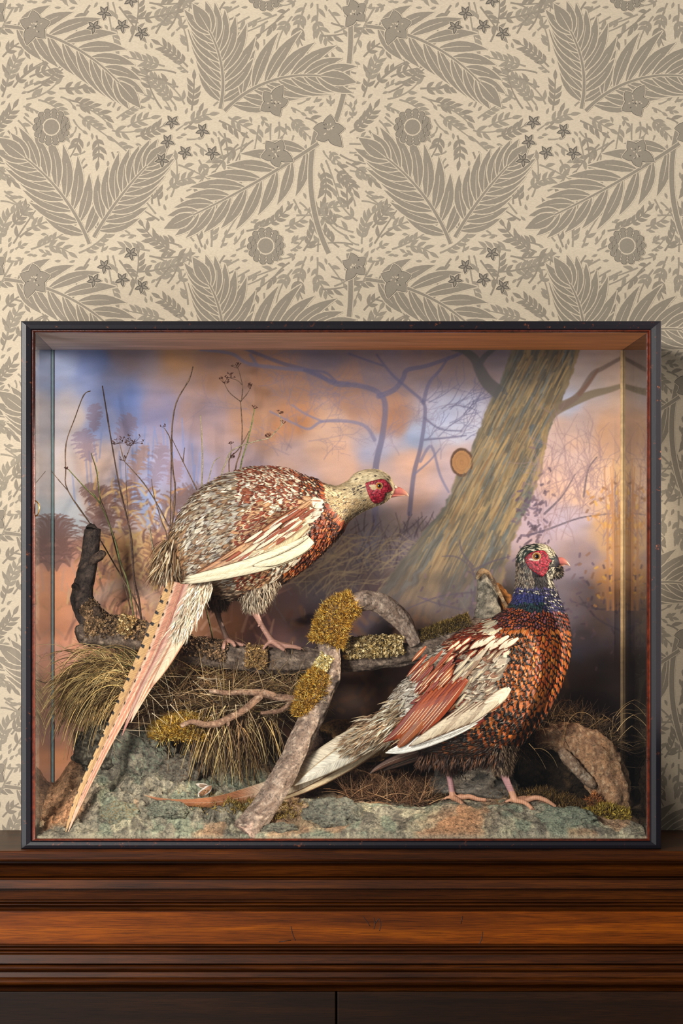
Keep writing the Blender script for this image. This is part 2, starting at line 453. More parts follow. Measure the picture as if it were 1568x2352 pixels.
def sideboard():
    root = empty('sideboard', (0.2, 0.15, 0))
    tag(root, 'dark mahogany sideboard with reeded mouldings carrying the glazed case', 'sideboard')
    x0, x1 = -1.1, 1.45
    def sweep(name, prof, mat):
        # prof: (py, y) front outline top to bottom, closed to the back
        pts = []
        for py, y in prof: pts.append((y, Z(py, y)))
        pts = [(0.325, pts[0][1])] + pts + [(0.325, pts[-1][1])]
        v = []; f = []
        for xx in (x0, x1):
            for y, z in pts: v.append((xx, y, z))
        n = len(pts)
        for i in range(n):
            j = (i + 1) % n
            f.append((i, n + i, n + j, j))
        f.append(tuple(range(n))); f.append(tuple(range(2*n - 1, n - 1, -1)))
        return mesh_obj(name, v, f, mat, root, smooth=False)
    def bead(a, b, y0, d, n=7):
        return [((a + b) / 2 - math.cos(math.pi * k / n) * (b - a) / 2, y0 - math.sin(math.pi * k / n) * d) for k in range(n + 1)]
    zt = Z(1950, 0.0)
    pt = VY + (CZ - zt) / (S * (D - 0.03) / D)      # screen row of the slab's front top edge
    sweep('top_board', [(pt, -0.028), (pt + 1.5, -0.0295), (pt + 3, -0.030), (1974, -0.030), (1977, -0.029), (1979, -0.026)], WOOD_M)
    # cornice below the board
    prof = [(1979, 0.004)]
    prof += [(1979 + k * 4, 0.006 - 0.002 * k) for k in range(1, 8)]       # cove
    prof += [(2013, -0.012), (2014, -0.004)] + bead(2016, 2020, -0.012, 0.002, 4) + [(2021, -0.014), (2041, -0.016), (2042, -0.006)]
    prof += [(2046, -0.006), (2047, -0.012), (2066, -0.010)] + bead(2067, 2073, -0.008, 0.003, 5) + bead(2074, 2081, -0.005, 0.004, 5) + [(2083, 0.002), (2088, 0.003)]
    prof += bead(2088, 2092, 0.004, 0.003, 4)
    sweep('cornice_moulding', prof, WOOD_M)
    sweep('frieze_board', [(2091, 0.008), (2170, 0.008)], WOOD)
    sc_ = MB()
    for ln in ([(834,2106),(842,2116),(849,2127)], [(858,2108),(861,2122),(858,2134)], [(861,2122),(870,2110),(874,2124),(871,2138)], [(668,2128),(672,2146),(678,2160)], [(640,2163),(668,2160)], [(1108,2140),(1106,2156),(1099,2170)], [(1062,2104),(1058,2122)]):
        q = crom([(x_, y_, 0.0076) for x_, y_ in ln], 4) if len(ln) > 2 else [(x_, y_, 0.0076) for x_, y_ in ln]
        sc_.tube([P(*k) for k in q], 0.0006, 5)
    sc_.build('scratches', plain('scratch_dark', C(36, 14, 4), 0.6), root)['kind'] = 'stuff'
    prof = [(2168, 0.006)] + bead(2169, 2175, 0.004, 0.004, 5) + bead(2176, 2183, 0.001, 0.004, 5) + bead(2184, 2191, -0.003, 0.004, 5)
    prof += [(2193, -0.004), (2213, -0.008)] + [(2215, 0.0)] + bead(2216, 2230, -0.010, 0.006) + [(2233, -0.004), (2244, -0.006), (2245, -0.012)] + bead(2246, 2263, -0.012, 0.007) + [(2264, 0.002), (2268, 0.010), (2276, 0.012)]
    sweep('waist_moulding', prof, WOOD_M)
    # doors
    for a, b in ((-380, 770.5), (774.5, 1950)):
        d = MB()
        xa, xb = X(a), X(b); zt2 = Z(2279); zb = 0.09; st = 0.075
        d.box((xa, 0.004, zt2 - st), (xb, 0.024, zt2)); d.box((xa, 0.004, zb), (xb, 0.024, zb + st))
        d.box((xa, 0.004, zb + st), (xa + st, 0.024, zt2 - st)); d.box((xb - st, 0.004, zb + st), (xb, 0.024, zt2 - st))
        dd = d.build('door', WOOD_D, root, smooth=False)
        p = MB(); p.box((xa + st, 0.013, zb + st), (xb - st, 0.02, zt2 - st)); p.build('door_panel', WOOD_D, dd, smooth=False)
        bv = dd.modifiers.new('b', 'BEVEL'); bv.width = 0.0015; bv.segments = 2
        k = MB(); kx = xb - 0.03 if a < 0 else xa + 0.03
        k.tube([(kx, 0.004, 0.85), (kx, -0.008, 0.85), (kx, -0.014, 0.85), (kx, -0.022, 0.85), (kx, -0.026, 0.85)], [0.006, 0.005, 0.011, 0.011, 0.003], 16)
        k.build('knob', plain('aged_brass', C(150, 115, 60), 0.35, metal=0.9), dd)
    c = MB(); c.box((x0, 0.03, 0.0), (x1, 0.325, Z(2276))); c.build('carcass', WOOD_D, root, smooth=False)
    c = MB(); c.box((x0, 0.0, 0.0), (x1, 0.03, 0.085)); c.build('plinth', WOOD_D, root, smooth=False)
sideboard()

# ------------------------------------------------------------------ glazed case
CY = 0.3185
BLACK = plain('ebonised_wood', C(22, 20, 24), 0.28, 0.25, 500, 0.6)
def worn_black():
    m, nt, b = new_mat('worn_black_paint'); co = coords(nt)
    f = noise_n(nt, co, 90, 8, 0.75); g = noise_n(nt, co, 9, 3)
    w = math_n(nt, 'ADD', f, math_n(nt, 'MULTIPLY', g, 0.25))
    L(nt, ramp(nt, w, [(0.73, C(18, 16, 22)), (0.79, C(84, 42, 24)), (0.86, C(150, 120, 96))]), b.inputs['Base Color'])
    b.inputs['Roughness'].default_value = 0.38; b.inputs['Specular IOR Level'].default_value = 0.28
    bump(nt, b, noise_n(nt, co, 260, 5), 0.12, 0.0006)
    return m
WBLACK = worn_black()
BEAD = plain('red_brown_bead', C(74, 26, 12), 0.25, 0.2, 300, 0.6)
def glass_mat(name, tint):
    m, nt, b = new_mat(name); nt.nodes.remove(b)
    out = nt.nodes['Material Output']
    g = N(nt, 'ShaderNodeNewGeometry')
    d = N(nt, 'ShaderNodeVectorMath', operation='DOT_PRODUCT'); L(nt, g.outputs['Normal'], d.inputs[0]); L(nt, g.outputs['Incoming'], d.inputs[1])
    a = math_n(nt, 'ABSOLUTE', d.outputs['Value'])
    p = math_n(nt, 'POWER', math_n(nt, 'SUBTRACT', 1.0, a), 5.0)
    f = math_n(nt, 'MULTIPLY_ADD', p, 0.96, 0.04)
    t = N(nt, 'ShaderNodeBsdfTransparent'); t.inputs[0].default_value = (*tint, 1)
    r = N(nt, 'ShaderNodeBsdfGlossy'); r.inputs['Roughness'].default_value = 0.0
    x = N(nt, 'ShaderNodeMixShader'); L(nt, f, x.inputs[0]); L(nt, t.outputs[0], x.inputs[1]); L(nt, r.outputs[0], x.inputs[2])
    L(nt, x.outputs[0], out.inputs[0])
    return m
GLASS = glass_mat('window_glass', (0.985, 0.99, 0.985))

def paint_backdrop():
    """the painted autumn wood on the back board, one pigment colour per vertex"""
    ST = 2.0
    xs = np.arange(119.0, 1432.0, ST); ys = np.arange(798.0, 1930.0, ST)
    PX, PY = np.meshgrid(xs, ys)
    rnd = random.Random(5)
    wx = PX + (fbm(PX, PY, 120, 1) - 0.5) * 90; wy = PY + (fbm(PX, PY, 120, 9) - 0.5) * 70
    ctl = [(130,830,150,160,200),(210,820,120,135,190),(300,820,150,130,140),(400,830,176,128,92),(520,860,160,115,92),(650,880,160,112,88),
           (800,900,160,115,95),(900,850,130,110,120),(760,820,120,104,118),(1000,830,130,108,112),(1100,830,130,110,112),
           (140,950,196,178,178),(220,960,140,150,200),(290,940,118,136,200),(380,930,140,128,160),(470,950,152,122,125),(560,960,160,118,98),(650,970,168,112,78),
           (760,1000,186,148,130),(900,960,168,112,80),(880,1000,150,150,180),(960,1010,140,150,180),(1040,960,165,165,190),(1050,1000,170,172,195),
           (140,1080,190,176,178),(240,1050,205,172,160),(330,1060,160,160,200),(420,1050,150,140,172),(540,1060,150,128,140),(660,1060,172,140,135),(800,1060,205,160,140),(950,1060,205,158,138),(1050,1060,190,155,150),
           (150,1180,176,180,190),(250,1160,190,160,150),(330,1150,150,160,200),(420,1150,150,140,165),(700,1150,165,145,155),(960,1140,200,160,150),(1000,1190,160,140,150),
           (860,1210,110,100,108),(980,1240,105,92,98),(760,1240,110,98,100),(700,1300,95,80,80),(640,1380,88,62,62),(800,1300,88,76,80),
           (150,1260,160,110,100),(250,1250,180,130,90),(330,1260,185,140,95),(200,1350,190,125,95),(280,1400,200,140,112),(400,1400,160,115,85),(450,1300,170,125,85),
           (140,1450,170,110,85),(220,1520,160,110,90),(350,1500,150,105,80),(500,1420,130,85,65),(580,1450,95,60,62),(700,1420,70,50,56),(850,1420,70,52,58),
           (150,1650,140,90,70),(140,1800,190,120,80),(300,1650,110,75,55),(500,1600,90,58,36),(700,1600,84,54,38),(850,1560,92,58,40),(950,1600,82,50,38),
           (1290,1000,205,165,150),(1350,980,195,160,150),(1400,1000,200,150,120),(1300,940,175,170,185),(1340,880,170,150,145),(1400,860,180,150,135),
           (1290,1100,215,168,145),(1350,1120,220,172,142),(1400,1120,225,175,125),(1250,1180,185,155,165),(1320,1200,185,158,165),(1400,1220,215,160,105),
           (1340,1280,150,125,130),(1400,1320,190,135,90),(1320,1380,110,95,104),(1400,1420,105,88,90),(1340,1480,85,72,80),(1400,1560,78,60,56),(1330,1580,74,52,44),(1400,1700,70,50,44),(1200,1400,90,80,80),(1150,1500,80,60,55),
           (1200,1600,70,50,45),(1100,1600,70,50,42),(1000,1750,66,44,32),(800,1750,80,50,34),(1300,1750,60,44,38),(600,1750,90,56,40),(300,1850,150,105,80)]
    num = np.zeros(PX.shape + (3,)); den = np.zeros(PX.shape)
    for cx, cy, r, g, b in ctl:
        if cx < 480 and 1230 < cy < 1560: r, g, b = r * 1.2, g * 1.18, b * 1.12
        w = 1.0 / ((((wx - cx)**2 + (wy - cy)**2) / 3600.0) ** 2.1 + 0.02)
        num += w[..., None] * np.array([r, g, b]); den += w
    img = num / den[..., None]
    br = fbm(PX * 0.4 + PY * 0.1, PY, 22, 3, 4) - 0.5
    img *= (1 + 0.16 * br)[..., None]
    img += ((fbm(PX, PY, 60, 31, 3) - 0.5) * 26)[..., None] * np.array([1.0, 0.2, -0.9])
    H, Wd = PX.shape
    def stroke(pts, w0, w1, col, alpha=0.8, soft=1.3, k=6):
        p = crom(pts, k) if len(pts) > 2 else np.array(pts, float)
        n = len(p)
        for i in range(n - 1):
            a, b = p[i], p[i+1]; ww0 = w0 + (w1-w0)*i/(n-1); m = ww0 + soft + 3
            i0 = max(0, int((min(a[0], b[0]) - m - xs[0]) / ST)); i1 = min(Wd, int((max(a[0], b[0]) + m - xs[0]) / ST) + 2)
            j0 = max(0, int((min(a[1], b[1]) - m - ys[0]) / ST)); j1 = min(H, int((max(a[1], b[1]) + m - ys[0]) / ST) + 2)
            if i1 <= i0 or j1 <= j0: continue
            qx = PX[j0:j1, i0:i1]; qy = PY[j0:j1, i0:i1]
            d = b - a; l2 = d @ d + 1e-9
            t = np.clip(((qx - a[0]) * d[0] + (qy - a[1]) * d[1]) / l2, 0, 1)
            dist = np.hypot(qx - a[0] - t*d[0], qy - a[1] - t*d[1])
            al = (1 - sstep(ww0 - soft * 0.5, ww0 + soft, dist)) * alpha
            cv = cover[j0:j1, i0:i1]
            na = np.maximum(cv, al)
            add = np.where(al > cv, (na - cv) / np.maximum(1e-6, 1 - cv), 0)
            cover[j0:j1, i0:i1] = na
            img[j0:j1, i0:i1] += (np.array(col) - img[j0:j1, i0:i1]) * add[..., None]
    cover = np.zeros(PX.shape)
    def reset():
        cover[:] = 0
    def twigs(x, y, ang, ln, w, col, depth, alpha=0.55):
        n = 5; pts = [(x, y)]; a = ang
        for i in range(n):
            a += rnd.uniform(-0.28, 0.28); x += math.cos(a) * ln / n; y += math.sin(a) * ln / n; pts.append((x, y))
            if depth > 0 and rnd.random() < 0.75:
                twigs(x, y, a + rnd.choice((-1, 1)) * rnd.uniform(0.4, 0.9), ln * rnd.uniform(0.4, 0.65), w * 0.6, col, depth - 1, alpha)
        stroke(pts, w, w * 0.4, col, alpha, 1.2, 2)
    B1 = (92, 88, 120); B2 = (112, 108, 140)
    # distant bare trees
    for pts, w0, w1, c in (
        ([(862,1210),(862,1080),(878,1000),(884,930),(866,900),(820,885),(770,882),(720,855),(650,835),(590,812),(560,800)], 7, 3, B1),
        ([(870,910),(905,895),(925,870),(935,850),(980,840),(1050,815),(1070,800)], 6, 3, B1),
        ([(940,1180),(950,1090),(965,1030),(975,960),(972,925),(940,895),(900,860),(865,815)], 5, 2, B1),
        ([(972,925),(985,880),(1010,850),(1030,820)], 4, 2, B1),
        ([(460,803),(530,812),(570,835),(640,845),(700,850)], 3, 4, B2), ([(700,850),(760,875),(800,880)], 4, 3, B1), ([(575,815),(590,838)], 3, 2, B2),
        ([(860,1010),(840,980),(800,968),(740,968),(710,985),(680,975),(620,945)], 4, 1.5, B2), ([(740,968),(700,950),(670,930)], 2, 1, B2),
        ([(965,1060),(990,1025),(1010,1090),(1030,1130)], 3, 2, B2), ([(950,1090),(985,1060),(1010,1030)], 2, 1, B2),
        ([(975,960),(1010,985),(1060,990)], 2, 1, B1), ([(975,1010),(1030,1005),(1070,1000)], 2, 1, B1),
        ([(800,812),(850,830),(880,840)], 2, 2, B1), ([(770,875),(745,855),(700,850)], 3, 2, B1)):
        reset(); stroke(pts, w0, w1, c, 0.72, 2.0)
    for k in range(46):
        reset(); x = rnd.uniform(560, 1090); y = rnd.uniform(820, 1060)
        twigs(x, y, rnd.uniform(-3.1, 0.1), rnd.uniform(40, 110), 1.3, (118, 104, 128), 2, 0.35)
    for k in range(16):
        reset(); twigs(rnd.uniform(960, 1080), rnd.uniform(900, 1010), rnd.uniform(-0.9, -0.2), rnd.uniform(50, 90), 1.2, B1, 1, 0.5)
    # blue verticals at left
    for k in range(26):
        reset(); x = rnd.uniform(140, 460); y = rnd.uniform(930, 1100)
        stroke([(x, y), (x + rnd.uniform(-8, 8), y + rnd.uniform(40, 110))], 1.6, 1.2, (110, 130, 190), 0.5)
    # reeds and ferns at left
    def plume(x, y, ang, ln, w, col, alpha=0.7, n=26):
        for i in range(n):
            t = i / n; px = x + math.cos(ang) * ln * t; py = y + math.sin(ang) * ln * t
            for sd in (-1, 1):
                l = w * (0.35 + math.sin(math.pi * (0.15 + 0.8 * t))) * rnd.uniform(0.6, 1.1)
                a = ang + sd * rnd.uniform(0.35, 0.8)
                stroke([(px, py), (px + math.cos(a)*l*0.6, py + math.sin(a)*l*0.6), (px + math.cos(a + sd*0.4)*l, py + math.sin(a + sd*0.4)*l)], 2.2, 0.8, col, alpha, 1.2, 2)
    Bn = (120, 82, 74); Bm = (150, 100, 82); Go = (208, 160, 92); Mv = (140, 118, 140)
    for a in ((210,1060,-1.9,70,26,Mv),(215,990,-1.5,60,16,Mv),(270,1010,-1.0,60,22,Mv),(300,1110,-1.2,90,18,(170,125,110)),(345,1130,-1.3,110,24,(140,118,138)),(395,1120,-1.4,60,18,(150,120,130)),
              (240,1160,-2.4,60,22,Bn),(260,1210,-2.0,90,34,Bn),(290,1230,-1.6,120,40,Bn),(350,1260,-1.1,150,36,Bn),(370,1180,-0.5,110,30,(118,92,92)),(400,1150,-0.1,70,22,(118,92,92)),
              (160,1300,-1.9,110,40,Bn),(190,1290,-1.2,130,36,Bn),(130,1310,-1.5,120,40,Bn),(250,1330,-2.2,110,34,Bm),(330,1370,-1.3,150,40,Bm),(300,1440,-2.6,150,38,Bm),(370,1400,-0.9,150,40,Bn)):
        reset(); plume(*a)
    for k in range(260):
        reset()
        x = rnd.gauss(310, 70); y = rnd.uniform(1120, 1420)
        a = rnd.uniform(-2.7, -0.4); l = rnd.uniform(14, 44)
        if x < 215 and y < 1230: continue
        stroke([(x, y), (x + math.cos(a)*l*0.6, y + math.sin(a)*l*0.6), (x + math.cos(a)*l + rnd.uniform(-9, 9), y + math.sin(a)*l + rnd.uniform(0, 9))], 2.8, 0.8,
               rnd.choice([Go, (222, 180, 120), Bm, (190, 132, 84), Bn]), rnd.uniform(0.45, 0.85))
    for k in range(140):
        reset(); x = rnd.uniform(120, 640); y = rnd.uniform(1330, 1640); a = rnd.uniform(-2.6, -0.5); l = rnd.uniform(30, 90)
        stroke([(x, y), (x + math.cos(a)*l*0.5, y + math.sin(a)*l*0.5 - 4), (x + math.cos(a)*l, y + math.sin(a)*l)], 3.0, 1.0, rnd.choice([(214, 160, 118), (180, 128, 100), (150, 100, 84), (128, 82, 66), (196, 150, 128)]), 0.42, 2.5)
    reset(); stroke([(215,1385),(250,1352),(300,1345),(350,1372),(380,1420)], 9, 12, (206, 170, 150), 0.6, 14)
    # dusky middle scrub
    for k in range(520):
        reset(); x = rnd.uniform(600, 1080); y = 1215 + abs(rnd.gauss(0, 1)) * 90
        a = rnd.uniform(-2.5, -0.6); l = rnd.uniform(15, 60)
        stroke([(x, y), (x + math.cos(a)*l*0.5, y + math.sin(a)*l*0.5), (x + math.cos(a)*l + rnd.uniform(-8, 8), y + math.sin(a)*l)], 1.5, 0.7,
               rnd.choice([(74, 62, 74), (92, 78, 84), (112, 98, 92), (70, 54, 62), (128, 112, 92)]), 0.55)
    for k in range(70):
        reset(); x = rnd.uniform(620, 900); y = rnd.uniform(1260, 1380)
        stroke([(x, y), (x + rnd.uniform(20, 70), y - rnd.uniform(10, 50)), (x + rnd.uniform(70, 120), y - rnd.uniform(20, 50))], 1.6, 0.7, (152, 130, 98), 0.45)
    for k in range(420):
        reset(); x = rnd.uniform(560, 1300); y = rnd.uniform(1400, 1760)
        a = rnd.uniform(-3.14, 3.14); l = rnd.uniform(8, 36)
        stroke([(x, y), (x + math.cos(a)*l, y + math.sin(a)*l)], 4.5, 2.0, rnd.choice([(116, 70, 40), (92, 52, 34), (74, 50, 44), (64, 48, 50), (130, 84, 46), (82, 64, 48)]), 0.4, 5)
    # the great leaning trunk
    LE = crom([(1178,790),(1150,870),(1128,915),(1100,985),(1075,1045),(1045,1095),(1025,1150),(990,1200),(940,1262),(890,1330),(850,1400),(830,1470)], 6)
    RE = crom([(1335,790),(1312,865),(1285,930),(1262,985),(1252,1040),(1235,1110),(1205,1180),(1180,1240),(1160,1310),(1140,1400),(1130,1470),(1120,1560)], 6)
    lx = np.interp(PY, LE[:, 1], LE[:, 0]); rx = np.interp(PY, RE[:, 1], RE[:, 0])
    u = (PX - lx) / (rx - lx)
    edge = 0.02 * (fbm(PX, PY, 14, 77) - 0.5) * 3
    tm = sstep(-0.015, 0.02, u + edge) * (1 - sstep(0.985, 1.015, u + edge)) * (1 - sstep(1330, 1480, PY))
    g1 = fbm(u * 150 + fbm(PX, PY, 60, 2) * 30, PY * 0.10, 9, 41, 4); g2 = fbm(u * 120 + fbm(PX, PY, 90, 7) * 40, PY * 0.12, 14, 51, 3); g3 = fbm(PX, PY, 70, 61, 3)
    cA = np.array([144, 120, 84.]); cB = np.array([98, 96, 88.]); cC = np.array([86, 78, 66.]); cD = np.array([168, 134, 88.]); cE = np.array([116, 122, 122.])
    tc = cA + (cB - cA) * sstep(0.42, 0.62, g1)[..., None]
    tc = tc + (cD - tc) * (sstep(0.52, 0.68, g2) * 0.6)[..., None]
    tc = tc + (cC - tc) * (sstep(0.5, 0.7, g3) * 0.55)[..., None]
    tc = tc + (cE - tc) * (sstep(0.62, 0.75, g1) * sstep(0.5, 0.6, g3) * 0.6)[..., None]
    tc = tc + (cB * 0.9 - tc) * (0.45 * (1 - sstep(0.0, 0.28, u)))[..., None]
    tc *= (1 + 0.35 * (fbm(u * 260, PY * 0.22, 7, 91, 2) - 0.5))[..., None]
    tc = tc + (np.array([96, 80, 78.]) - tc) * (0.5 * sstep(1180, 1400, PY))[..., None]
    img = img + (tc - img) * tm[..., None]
    # its limbs and sawn knot
    for pts, w0, w1, c in (
        ([(1150,905),(1120,880),(1102,850),(1090,825),(1065,805),(1040,800)], 16, 5, (88, 84, 84)), ([(1098,842),(1112,820),(1135,800)], 7, 4, (88, 84, 88)),
        ([(1225,985),(1270,945),(1310,925),(1360,905),(1400,895),(1430,885)], 14, 4, (128, 108, 84)), ([(1290,935),(1330,905),(1360,860),(1385,845),(1430,820)], 7, 3, (124, 100, 88)),
        ([(1330,905),(1352,880),(1372,850)], 4, 2, (128, 92, 76)), ([(1225,985),(1235,1020)], 10, 4, (84, 92, 100))):
        reset(); stroke(pts, w0, w1, c, 0.9, 3)
    kx, ky = 1060, 1062
    d = np.hypot((PX - kx) / 27, (PY - ky) / 33)
    an = fbm(PX, PY, 12, 5)
    a = 1 - sstep(0.92, 1.05, d + (an - 0.5) * 0.12)
    kc = np.array([168, 116, 70.]) * (0.82 + 0.3 * fbm(d * 30, an * 3, 3, 8))[..., None]
    kc = np.where((d > 0.82)[..., None], np.array([92, 64, 48.]), kc)
    img = img + (kc - img) * a[..., None]
    for k in range(620):
        reset(); t = rnd.random(); yy = 805 + t * 480; l = np.interp(yy, LE[:, 1], LE[:, 0]); r = np.interp(yy, RE[:, 1], RE[:, 0]); x = l + (r - l) * rnd.uniform(0.08, 0.94)
        ln = rnd.uniform(20, 70)
        stroke([(x, yy), (x - ln * 0.32 + 2, yy + ln * 0.5), (x - ln * 0.5, yy + ln)], rnd.uniform(0.8, 2.2), 0.5, rnd.choice([(76, 70, 64), (184, 146, 92), (104, 112, 114), (132, 98, 64), (92, 86, 70), (160, 130, 84)]), 0.5)
    # dark bramble over the trunk foot and right-hand scrub
    for pts in ([(1070,1430),(1090,1360),(1085,1310),(1050,1280),(1015,1278)], [(1085,1310),(1130,1290),(1170,1278)], [(1090,1360),(1010,1370),(930,1400)], [(1060,1400),(1000,1385),(960,1370)], [(1085,1300),(1062,1270),(1055,1240)],
                [(1428,1385),(1380,1400),(1310,1380)], [(1428,1450),(1370,1420),(1330,1370)], [(1210,1230),(1260,1215),(1330,1190),(1400,1180)], [(1250,1180),(1290,1140),(1320,1090)], [(1340,1140),(1350,1080),(1370,1050)]):
        reset(); stroke(pts, 2.4, 1.0, (84, 72, 84), 0.7)
    for k in range(60):
        reset(); twigs(rnd.uniform(1230, 1425), rnd.uniform(1040, 1260), rnd.uniform(-2.2, -0.9), rnd.uniform(50, 120), 1.2, (150, 118, 122), 1, 0.5)
    for k in range(300):
        reset(); x = rnd.choice([rnd.gauss(1225, 25), rnd.gauss(1330, 60), rnd.gauss(1090, 50)]); y = rnd.gauss(1200 if 1180 < x < 1270 else 1400, 60)
        if x < 1150 and y < 1300: continue
        a = rnd.uniform(0, 6.28); l = rnd.uniform(4, 12)
        stroke([(x, y), (x + math.cos(a)*l, y + math.sin(a)*l)], 2.2, 0.5, rnd.choice([(96, 78, 98), (84, 66, 80), (118, 92, 98)]), 0.7)
    for k in range(80):
        reset(); x = 1428 - abs(rnd.gauss(0, 40)); y = rnd.uniform(1110, 1400)
        a = rnd.uniform(0, 6.28); l = rnd.uniform(4, 12)
        stroke([(x, y), (x + math.cos(a)*l, y + math.sin(a)*l)], 2.4, 0.8, rnd.choice([(226, 166, 66), (216, 150, 80), (190, 128, 66), (140, 96, 74)]), 0.75)
    for k in range(8):
        reset(); x = 1428 - rnd.uniform(0, 45); stroke([(x, 1400), (x + rnd.uniform(-6, 6), 1240), (x + rnd.uniform(-14, 14), rnd.uniform(1050, 1120))], 2.5, 1.0, (186, 126, 82), 0.6)
    gy_ = img.mean(2, keepdims=True); img = gy_ + (img - gy_) * 0.84
    img = np.clip(img, 8, 245)
    v = np.stack([(PX - VX) * S * (D + CY) / D, np.full(PX.shape, CY), CZ + (VY - PY) * S * (D + CY) / D], -1).reshape(-1, 3)
    idx = np.arange(H * Wd).reshape(H, Wd)
    f = np.stack([idx[1:, :-1], idx[1:, 1:], idx[:-1, 1:], idx[:-1, :-1]], -1).reshape(-1, 4)
    return v, f, nlin(img.reshape(-1, 3))

def case():
    root = empty('display_case', (X(783), 0.16, Z(1950)))
    tag(root, 'glazed taxidermy case in a worn black frame standing on the sideboard', 'display case')
    xl, xr, zt, zb = X(48), X(1518), Z(737.5), Z(1950)
    def ring(name, prof, mat):
        v = []; f = []
        for ins, y in prof:
            i = ins * S
            v += [(xl + i, y, zb + i * 0.72), (xr - i, y, zb + i * 0.72), (xr - i, y, zt - i * 0.80), (xl + i, y, zt - i * 0.80)]
        n = len(prof)
        for k in range(n - 1):
            for j in range(4):
                q = (j + 1) % 4
                f.append((k*4 + j, (k+1)*4 + j, (k+1)*4 + q, k*4 + q))
        return mesh_obj(name, v, f, mat, root, smooth=False)
    ring('front_frame', [(0, 0.02), (0, 0.0015), (1.5, 0.0), (12, -0.0015), (22, 0.0), (24.5, 0.0012), (25.5, 0.003), (25.5, 0.014)], WBLACK)
    ring('inner_bead', [(25.5, 0.006), (25.5, 0.0005), (26.5, -0.0008), (28, -0.0008), (29.2, 0.0012), (30.2, 0.002), (31.5, 0.003), (32, 0.0045), (32, 0.012)], BEAD)
    b = MB(); b.box((xl, 0.0141, zb), (xr, 0.326, Z(1930))); b.build('base_board', WBLACK, root, smooth=False)
    b = MB(); b.box((xl, 0.0141, Z(762.5)), (xr, 0.326, zt)); b.build('top_board', WBLACK, root, smooth=False)
    # painted ceiling of the case
    nx, ny = 360, 24; xs = np.linspace(X(81), X(1488), nx); ys = np.linspace(0.006, CY, ny)
    A, B = np.meshgrid(xs, ys)
    pxx = A / S + VX
    c = np.array([230, 186, 160.]) + (np.array([238, 158, 92.]) - np.array([230, 186, 160.])) * sstep(600, 1100, pxx + 200 * (fbm(pxx, B * 4000, 160, 4) - 0.5))[..., None]
    c = c + (np.array([214, 198, 196.]) - c) * (1 - sstep(100, 420, pxx))[..., None]
    c *= (0.78 + 0.34 * fbm(pxx * 0.12, B * 3000, 18, 14))[..., None]
    idx = np.arange(nx * ny).reshape(ny, nx)
    f = np.stack([idx[:-1, :-1], idx[:-1, 1:], idx[1:, 1:], idx[1:, :-1]], -1).reshape(-1, 4)
    PM = attr_mat('case_paint', 0.75, 0.12, 700, 0.10, 0.2)
    mesh_obj('painted_ceiling', np.stack([A, B, np.full(A.shape, Z(763) )], -1).reshape(-1, 3), f, PM, root, cols=nlin(c.reshape(-1, 3)))
    v, f, c = paint_backdrop()
    mesh_obj('painted_backdrop', v, f, PM, root, cols=c)
    b = MB(); b.box((xl, CY + 0.0006, Z(1930)), (xr, 0.326, Z(762.5))); b.build('back_board', WBLACK, root, smooth=False)
    # glass
    g0, g1 = X(80.5), X(1488.5)
    for a, bb, gm in ((g0 - 0.002, g0, GLASS), (g1, g1 + 0.002, glass_mat('dimming_glass', (0.60, 0.59, 0.58)))):  # right pane tinted to dim the light passing through to the wall
        b = MB(); b.box((a, 0.014, Z(1930)), (bb, CY, Z(762.6))); b.build('side_pane', gm, root, smooth=False)
    b = MB(); b.box((g0 - 0.001, 0.0085, Z(1931)), (g1 + 0.001, 0.0105, Z(761))); b.build('front_pane', GLASS, root, smooth=False)
    # back corner fillets
    b = MB(); b.box((g0 + 0.0002, CY - 0.004, Z(1926)), (g0 + 0.0022, CY - 0.0005, Z(764))); b.build('corner_strip', plain('teal_glass_edge', C(70, 98, 100), 0.3), root, smooth=False)
    b = MB(); b.box((g1 - 0.0042, CY - 0.004, Z(1926)), (g1 - 0.0002, CY - 0.0005, Z(764))); b.build('corner_strip', plain('gilt_strip', C(196, 160, 112), 0.35), root, smooth=False)
    b = MB(); hp = [P(80, 1150, 0.008), P(84, 1152, 0.004), P(89, 1158, 0.002), P(90, 1166, 0.001), P(89, 1176, 0.001), P(86, 1183, 0.003), P(80, 1186, 0.008)]
    b.tube(hp, 0.0011, 8); b.build('hook', plain('brass_hook', C(170, 130, 66), 0.3, metal=0.9), root)
case()
# ------------------------------------------------------------------ modelled ground inside the case
GX = [60, 125, 170, 230, 290, 350, 420, 520, 600, 680, 740, 820, 900, 1050, 1150, 1250, 1350, 1430, 1520]
GY = [0.0, 0.03, 0.07, 0.12, 0.17, 0.22, 0.33]
GP = [  # photo row of the surface at each depth, one row of the table per column of GX
 [1926,1915,1885,1860,1845,1835,1820],[1926,1908,1880,1850,1830,1815,1790],[1926,1900,1862,1825,1790,1760,1740],[1926,1893,1838,1800,1750,1700,1680],
 [1926,1885,1832,1785,1725,1668,1640],[1926,1890,1830,1775,1712,1662,1620],[1926,1895,1838,1790,1735,1680,1610],[1926,1898,1848,1800,1755,1700,1610],
 [1926,1900,1858,1812,1772,1735,1640],[1926,1903,1866,1830,1798,1760,1700],[1926,1900,1858,1836,1812,1782,1720],[1926,1892,1850,1840,1822,1792,1740],
 [1926,1896,1862,1848,1830,1800,1760],[1926,1892,1856,1846,1838,1822,1790],[1926,1890,1853,1842,1838,1828,1800],[1926,1888,1850,1840,1836,1830,1800],
 [1926,1892,1868,1862,1858,1850,1820],[1926,1905,1892,1885,1880,1870,1850],[1926,1916,1905,1900,1890,1880,1860]]
GP = np.array(GP, float)
